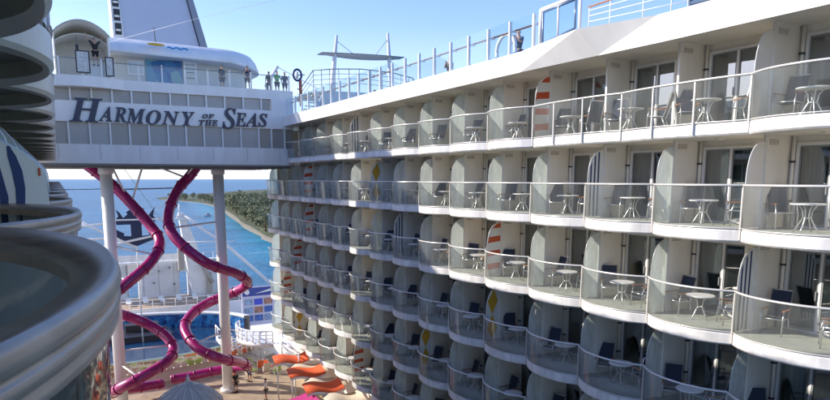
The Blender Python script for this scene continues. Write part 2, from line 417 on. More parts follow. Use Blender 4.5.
for r, z in ROWS.items(): im.face([(WALL + .01, cuspY(-2), z - .02), (WALL + .01, cuspY(15), z - .02), (WALL + 1.3, cuspY(15), z - .02), (WALL + 1.3, cuspY(-2), z - .02)])
obj('cabin_interior', im.mesh('cabin_interior', interior), blk, (0, 0, 0))
# back of the block
bk = MB(); bk.box((WALL + 8, cuspY(-2), -17), (WALL + 8.2, cuspY(15), 4.2)); obj('outer_wall', bk.mesh('outer_wall', white), blk, (0, 0, 0))

SPECIAL = {(2, 12): 'red', (2, 8): 'yellow', (3, 12): 'red', (3, 7): 'navy', (3, 4): 'red', (4, 13): 'red', (5, 14): 'red', (6, 13): 'yellow', (6, 9): 'red', (4, 4): 'yellow', (5, 6): 'yellow', (1, 3): 'red', (1, 9): 'navy', (1, 13): 'navy', (2, 2): 'navy', (3, 0): 'navy'}
SLAB = {'red': 'rounded surfboard screen striped red-orange and white', 'yellow': 'rounded surfboard screen with golden diamonds on white', 'navy': 'rounded surfboard screen with upright navy stripes'}
LAMP = MB().tube([(0, 0, -.05), (0, 0, 0)], .09, 12).mesh('ceiling_lamp', surfw)
def add_balcony(block, D, x, y, z, post=True):
    b = obj('balcony', D['slab'], block, (x, y, z))
    obj('glass_panel', D['glass'], b, (0, 0, 0), local=True); obj('handrail', D['rail'], b, (0, 0, 0), local=True)
    if D is not BLm: obj('ceiling_lamp', LAMP, b, (.95, L * .5, -.345), local=True)
    if post: obj('post', BR['post'] if D is not BLm else BLm['post'], b, (0, 0, 0), local=True)
    return b
rnd = random.Random(3)
for r, z in ROWS.items():
    last = 13 if r == 1 else 15
    if r == 1:
        b = add_balcony(blk, BR, CX, cuspY(-2), z); b = add_balcony(blk, BR, CX, cuspY(-1), z)
        for k in range(2):
            b = add_balcony(blk, BD, CX, cuspY(0) + 1.5 * L * k, z)
            for q in (.35, .68):
                o = .20 * (1 - abs(2 * q - 1) ** 2.6)
                obj('post', BR['post'], b, (-o - .01, 1.5 * L * q, 0), local=True)
        rng = range(3, last)
    else: rng = range(-2, last)
    for i in rng: add_balcony(blk, BR, CX, cuspY(i), z)
    for i in range(-1, last + 1):
        kind = SPECIAL.get((r, i))
        if kind is None:
            kind = 'plain'
            if i == 0 and r <= 2 or (r == 2 and i == -1): kind = 'beige'
        o = None
        if not (r == 1 and i in (1, 2)) and not (r == 1 and i == last):
            o = obj('privacy_screen', SCREEN[kind], blk, (CX, cuspY(i), z))
            if kind in SLAB: o['label'] = SLAB[kind]
        obj('partition', PART, blk, (CX, cuspY(i), z))
    for i in range(-2, last):
        d = obj('balcony_door', DOORF, blk, (WALL, cuspY(i), z))
        obj('pane', PANE, d, (0, 0, 0), local=True)
        obj('curtain', CURT[rnd.choice([0, 1, 2, 3, 0, 2])], d, (0, 0, 0), local=True)
        if i >= -1: obj('drainpipe', PIPE, blk, (WALL - .09, cuspY(i) + L - .17, z))
# ceiling panels over row 1 + fascia
fa = MB()
FX = 15.0
ybot = 3.80; ytop = 4.52
y0, y1 = 4.5, 47.2
A0, A1, A2 = 19.15, 16.3, 13.1
# main straight fascia (far part)
def fq(pts, mi=0): fa.face(pts, mi)
P1 = (FX - .5, 15.74, 4.59); P2 = (FX + .12, 15.4, ybot)
fq([(FX, A0, ybot), (FX, y1, ybot), (FX, y1, ytop), (FX, A0, ytop)])
fq([(FX, A0, ybot), (FX, A0, ytop), P1])
fq([(FX, A0, ybot), P1, P2])
fq([P1, P2, (FX + .05, A2, 4.52)])
fq([P2, (FX + .05, A2, 4.52), (FX + .05, A2, ybot - .04)])
fq([(FX + .05, A2, ybot - .04), (FX + .05, A2, 4.52), (FX + .02, y0, 4.50), (FX + .02, y0, ybot - .04)])
fq([(FX, A0, ytop), (FX, y1, ytop), (FX + .35, y1, ytop), (FX + .35, A0, ytop)])
fq([(FX, A0, ytop), P1, (FX + .35, 15.74, 4.59), (FX + .35, A0, ytop)])
fq([P1, (FX + .05, A2, 4.52), (FX + .35, A2, 4.52), (FX + .35, 15.74, 4.59)])
fq([(FX + .05, A2, 4.52), (FX + .02, y0, 4.50), (FX + .35, y0, 4.50), (FX + .35, A2, 4.52)])
fq([(FX, A0, ybot), (FX, y1, ybot), (CX + .05, y1, 3.965), (CX + .05, A0, 3.965)])
fq([(FX, A0, ybot), P2, (CX + .2, 15.4, 3.965), (CX + .05, A0, 3.965)])
fq([P2, (FX + .05, A2, ybot - .04), (CX + .1, A2, 3.965), (CX + .2, 15.4, 3.965)])
fq([(FX + .05, A2, ybot - .04), (FX + .02, y0, ybot - .04), (CX + .1, y0, 3.965), (CX + .1, A2, 3.965)])
obj('fascia', fa.mesh('fascia', white), blk, (0, 0, 0))
cl = MB(); cl.face([(CX + .1, y0, 3.965), (CX + .1, A2, 3.965), (CX + .2, 15.4, 3.965), (CX + .05, A0, 3.965), (CX + .05, y1, 3.965), (CX + .05, y1 + .8, 3.965), (WALL + .1, y1 + .8, 3.965), (WALL + .1, y0, 3.965)])
obj('ceiling', cl.mesh('ceiling', ceilm), blk, (0, 0, 0))
tp = MB(); tp.box((FX + .7, y0, 4.30), (WALL + 8, 60, 4.40)); obj('upper_deck', tp.mesh('upper_deck', deckg), blk, (0, 0, 0))

# --- windscreen rail along the top deck
ws = thing('glass_windscreen', 'tall pale blue glass windscreen with white posts along the top deck edge', 'railing', (FX + .15, 18, ytop))
gm = MB(); gm.face([(FX + .19, 18.6, ytop + .02), (FX + .19, 46.9, ytop + .02), (FX + .19, 46.9, 5.78), (FX + .19, 18.6, 5.78)])
obj('glass_panel', gm.mesh('glass_panel', glass_blue), ws, (0, 0, 0))
hb = MB(); hb.tube([(FX + .45, 18.6, 5.46), (FX + .45, 46.9, 5.46)], .036, 8); obj('handrail', hb.mesh('handrail', wood), ws, (0, 0, 0))
pm = MB().box((-.06, -.035, 0), (.06, .035, 1.22)).box((.07, -.02, 0), (.30, .02, .12)).box((.07, -.02, .85), (.30, .02, .92)).mesh('post', white)
yy = 18.65
while yy < 47: obj('post', pm, ws, (FX + .19, yy, ytop)); yy += 1.38
# framed blue window screen at the corner
fw = thing('framed_window_screen', 'blue framed glass window screen standing on the corner of the top deck fascia', 'window', (FX + .2, 17.5, 4.5))
fm = MB(); 
def fbar(a, b, w=.05, mi=0):
    a = Vector(a); b = Vector(b); fm.tube([a, b], w, 4, mi)
for a, b in (((15.19, 18.3, 4.55), (15.19, 18.3, 5.78)), ((15.19, 16.35, 4.6), (15.19, 16.35, 5.86)), ((15.19, 18.3, 5.78), (15.19, 16.35, 5.84))): fbar(a, b, .08)
for a, b in (((15.13, 18.1, 4.62), (15.13, 18.1, 5.68)), ((15.13, 16.5, 4.80), (15.13, 16.5, 5.72)), ((15.13, 18.1, 5.68), (15.13, 16.5, 5.73)), ((15.13, 18.1, 4.62), (15.13, 16.5, 4.82))): fbar(a, b, .045, 1)
fbar((15.15, 17.35, 4.72), (15.15, 17.35, 5.7), .05)
obj('frame', fm.mesh('frame', [white, frameblue]), fw, (0, 0, 0))
g2 = MB(); g2.face([(15.16, 18.2, 4.6), (15.16, 16.4, 4.82), (15.16, 16.4, 5.8), (15.16, 18.2, 5.74)]); obj('pane', g2.mesh('pane', glass_blue), fw, (0, 0, 0))
# open rail with teak top
orl = thing('open_deck_rail', 'white open deck rail with brown teak top bar beside the blue framed window', 'railing', (15.3, 14.5, 4.5))
om = MB()
for yq, zb in ((16.1, 4.78), (15.2, 4.70), (13.9, 4.6), (12.9, 4.5), (12.35, 4.5)): om.tube([(15.35, yq, zb - .05), (15.35, yq, 5.42)], .02, 6)
for zz in (.26, .5, .72): om.tube([(15.35, 16.1, 4.78 + zz * .75), (15.35, 12.3, 4.5 + zz)], .012, 6)
obj('rail_frame', om.mesh('rail_frame', white), orl, (0, 0, 0))
om = MB(); om.tube([(15.35, 16.15, 5.43), (15.35, 14.2, 5.44), (15.35, 12.3, 5.42)], .028, 8); obj('top_bar', om.mesh('top_bar', wood), orl, (0, 0, 0))
fw2 = thing('enclosed_deck_window', 'dark blue framed window above the fascia at the top edge of the picture', 'window', (15.2, 11, 4.5))
fm = MB()
for a, b in (((15.16, 12.1, 4.5), (15.16, 12.1, 7)), ((15.16, 12.1, 4.62), (15.16, 5, 4.62)), ((15.16, 9.5, 4.62), (15.16, 9.5, 7)), ((15.16, 7, 4.62), (15.16, 7, 7)), ((15.16, 12.1, 7), (15.16, 5, 7))): fm.tube([a, b], .07, 4)
obj('frame', fm.mesh('frame', frameblue), fw2, (0, 0, 0))
g2 = MB(); g2.face([(15.18, 12.1, 4.6), (15.18, 5, 4.6), (15.18, 5, 7), (15.18, 12.1, 7)]); obj('pane', g2.mesh('pane', glass_blue), fw2, (0, 0, 0))

# ------------------------------------------------------------------ left block (camera side)
lb = thing('cabin_block', 'near ship side at the left edge with scalloped grey-brown balconies seen edge on', 'ship superstructure', (LX, 10, -17))
LDZ = -.05
LLAST = 16
for r in range(1, 6):
    z = ROWS[r] + LDZ
    for i in range(-1, LLAST):
        add_balcony(lb, BLm, LX, LY + L * i, z)
SCL = screen_mesh('plain', -1); 
def navy_left():
    mb = MB(); q = 1.38
    top = [(.23, q - .12), (.225, q + .0), (.215, q + .05), (.16, q + .13), (.10, q + .18), (.04, q + .23), (-.17, q + .35), (-.6, q + .47), (-1.0, q + .52)]
    poly = [(-1.0, .03), (.20, .03), (.225, q - .4)] + top
    mb.prism(poly, lambda p, d: (p[0], d, p[1]), -.012, .012, 0)
    def strip(pts, w, mi):
        mb.grid([[(x, -.0165, z) for x, z in pts], [(x - ww, -.0165, z) for (x, z), ww in zip(pts, w)]], mi, False)
    strip([(-.02, q + .26), (.02, q + .18), (.055, q + .06), (.065, q - .08), (.05, q - .25), (.0, q - .6)], [.02, .06, .075, .07, .06, .05], 1)
    strip([(-.16, q + .33), (-.10, q + .1), (-.06, q - .15), (-.08, q - .6)], [.01, .05, .06, .05], 1)
    mb.face([(x, -.0165, z) for x, z in ((.165, q + .02), (.185, q + .02), (.185, q + .085), (.165, q + .085))], 2)
    mb.tube([(x, 0, z) for x, z in top], .014, 6, 3)
    return mb.mesh('privacy_screen', [mat('surf_warm', (.88, .76, .62), .4), stripe_navy, orange, railm])
NL = navy_left()
for r in range(1, 6):
    for i in range(1, LLAST):
        nv = (r == 2 and i == 2)
        o = obj('privacy_screen', NL if nv else SCL, lb, (LX, LY + L * i, ROWS[r] + LDZ))
        if nv: o['label'] = 'white surfboard screen with curved navy stripes'
lw = MB(); y0l, y1l = LY - L, LY + L * LLAST
lw.face([(LX - 1.9, y0l, -17), (LX - 1.9, y1l, -17), (LX - 1.9, y1l, 4.2), (LX - 1.9, y0l, 4.2)])
lw.face([(LX - 1.9, y1l, -17), (LX - 10, y1l, -17), (LX - 10, y1l, 4.2), (LX - 1.9, y1l, 4.2)])
lw.face([(LX - 1.9, y0l, -17), (LX - 10, y0l, -17), (LX - 10, y0l, 4.2), (LX - 1.9, y0l, 4.2)])
lw.face([(LX - 10, y0l, -17), (LX - 10, y1l, -17), (LX - 10, y1l, 4.2), (LX - 10, y0l, 4.2)])
obj('wall', lw.mesh('wall', cream), lb, (0, 0, 0))
# door strips on the near side (seen in reflections)
for r in range(1, 4):
    for i in range(0, 14):
        m_ = (LX - 1.9, LY + L * i, ROWS[r] + LDZ)
        if r == 1 and i == 0:
            q = MB(); q.box((.003, .9, .05), (.03, 2.4, 2.2), 0)
            for c0, c1 in ((.82, .9), (1.6, 1.68), (2.4, 2.48)): q.box((.031, c0, .0), (.07, c1, 2.28), 1)
            q.box((.031, .901, 2.2), (.07, 1.599, 2.28), 1); q.box((.031, 1.681, 2.2), (.07, 2.399, 2.28), 1)
            q.grid([[(.05 + .02 * math.sin(j * 1.4), .93 + j * .03, z_) for j in range(20)] for z_ in (.1, 2.15)], 2, True)
            dl = q.mesh('balcony_door', [interior, white, curtainm])
        obj('balcony_door', dl, lb, m_)
lf = MB(); lf.box((LX + .35 - .4, y0l, 3.80), (LX + .38, y1l - 4, 4.5)); lf.box((LX - 10, y0l, 4.2), (LX - .05, y1l, 4.38))
lf.face([(LX + .2, y0l, 3.79), (LX + .2, y1l - 4, 3.79), (LX - 1.9, y1l - 4, 3.79), (LX - 1.9, y0l, 3.79)])
obj('fascia', lf.mesh('fascia', white), lb, (0, 0, 0))
obj('added_shade_block', MB().box((LX - 9, 40.5, 4.38), (LX - 2.2, 43.5, 8.8)).box((LX - 9, 43.501, 4.38), (LX - 2.2, y1l, 12.5)).mesh('added_shade_block', white), lb, (0, 0, 0))  # out-of-view blocks added on the roof to cast shade on the far right balconies
# ------------------------------------------------------------------ bridge with the ship's name
bg = thing('crossing_bridge', 'white two-storey bridge spanning between the ship sides and carrying the ship name', 'bridge', (8, 47, .96))
BY = 47.0
bm_ = MB()
XL, XR = -1.0, 15.75
bands = [(.96, 2.18), (3.58, 4.88), (5.69, 6.35)]
for a, b in bands: bm_.box((XL, BY, a), (XR, BY + .35, b))
bm_.box((14.08, BY - .002, 4.881), (XR, BY + .35, 5.689))     # solid white right end
bm_.box((14.0, BY + .02, 2.181), (14.1, BY + .3, 3.579))
xs = [-.08, 1.12, 2.34, 3.54, 4.71, 5.91, 7.12, 8.29, 9.49, 10.76, 12.06, 13.36]
for x in xs:
    bm_.box((x - .05, BY + .03, 4.881), (x + .05, BY + .28, 5.689)); bm_.box((x - .30, BY + .03, 2.181), (x - .20, BY + .28, 3.579))
bm_.box((15.0, BY + .03, 2.181), (15.1, BY + .28, 3.579))
# grooves of the lower band
bm_.box((XL, BY - .02, 1.16), (XR, BY - .001, 1.22)); 
bm_.box((XL, BY + .351, .97), (XR, 59.5, 1.05)); bm_.box((XL, BY + .351, 6.15), (XR, 60, 6.3))
bm_.box((XL, 59.6, .96), (XR, 60, 6.14))
obj('hull', bm_.mesh('hull', white), bg, (0, 0, 0))
BW = [bwin, mat('tinted_pane_dim', (.34, .325, .30), .25, noise=.1, nscale=.9), mat('tinted_pane_pale', (.46, .44, .41), .4, noise=.1, nscale=.8)]
rw = random.Random(4)
for xa, xb in zip([XL] + xs, xs + [14.07]):
    obj('window', MB().box((xa + .051, BY + .16, 4.881), (xb - .051, BY + .19, 5.689)).mesh('window', rw.choice(BW)), bg, (0, 0, 0))
xl_ = [XL + .3] + xs + [15.3]
for xa, xb in zip([XL] + [x - .2 for x in xs] + [15.101], [x - .3 for x in xs] + [14.999] + [15.7]):
    obj('window', MB().box((xa + .001, BY + .16, 2.181), (xb - .001, BY + .19, 3.579)).mesh('window', rw.choice(BW)), bg, (0, 0, 0))
for k in range(7): obj('seam', MB().box((XL + 1.2 + k * 2.4, BY - .004, 1.23), (XL + 1.22 + k * 2.4, BY - .001, 2.17)).mesh('seam', grey), bg, (0, 0, 0))
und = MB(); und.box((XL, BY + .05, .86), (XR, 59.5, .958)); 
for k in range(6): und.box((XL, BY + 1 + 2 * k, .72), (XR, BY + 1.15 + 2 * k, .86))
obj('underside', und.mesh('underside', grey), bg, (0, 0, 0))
# bulging deck edge at the left
be = MB(); pts = [(-.6, 0), (.6, -.62), (1.9, -.85), (3.0, -.62), (4.0, -.15), (4.3, 0)]
be.prism([(x, y) for x, y in pts], lambda p, d: (p[0], BY + p[1], d), 5.70, 6.36); obj('deck_edge', be.mesh('deck_edge', white), bg, (0, 0, 0))
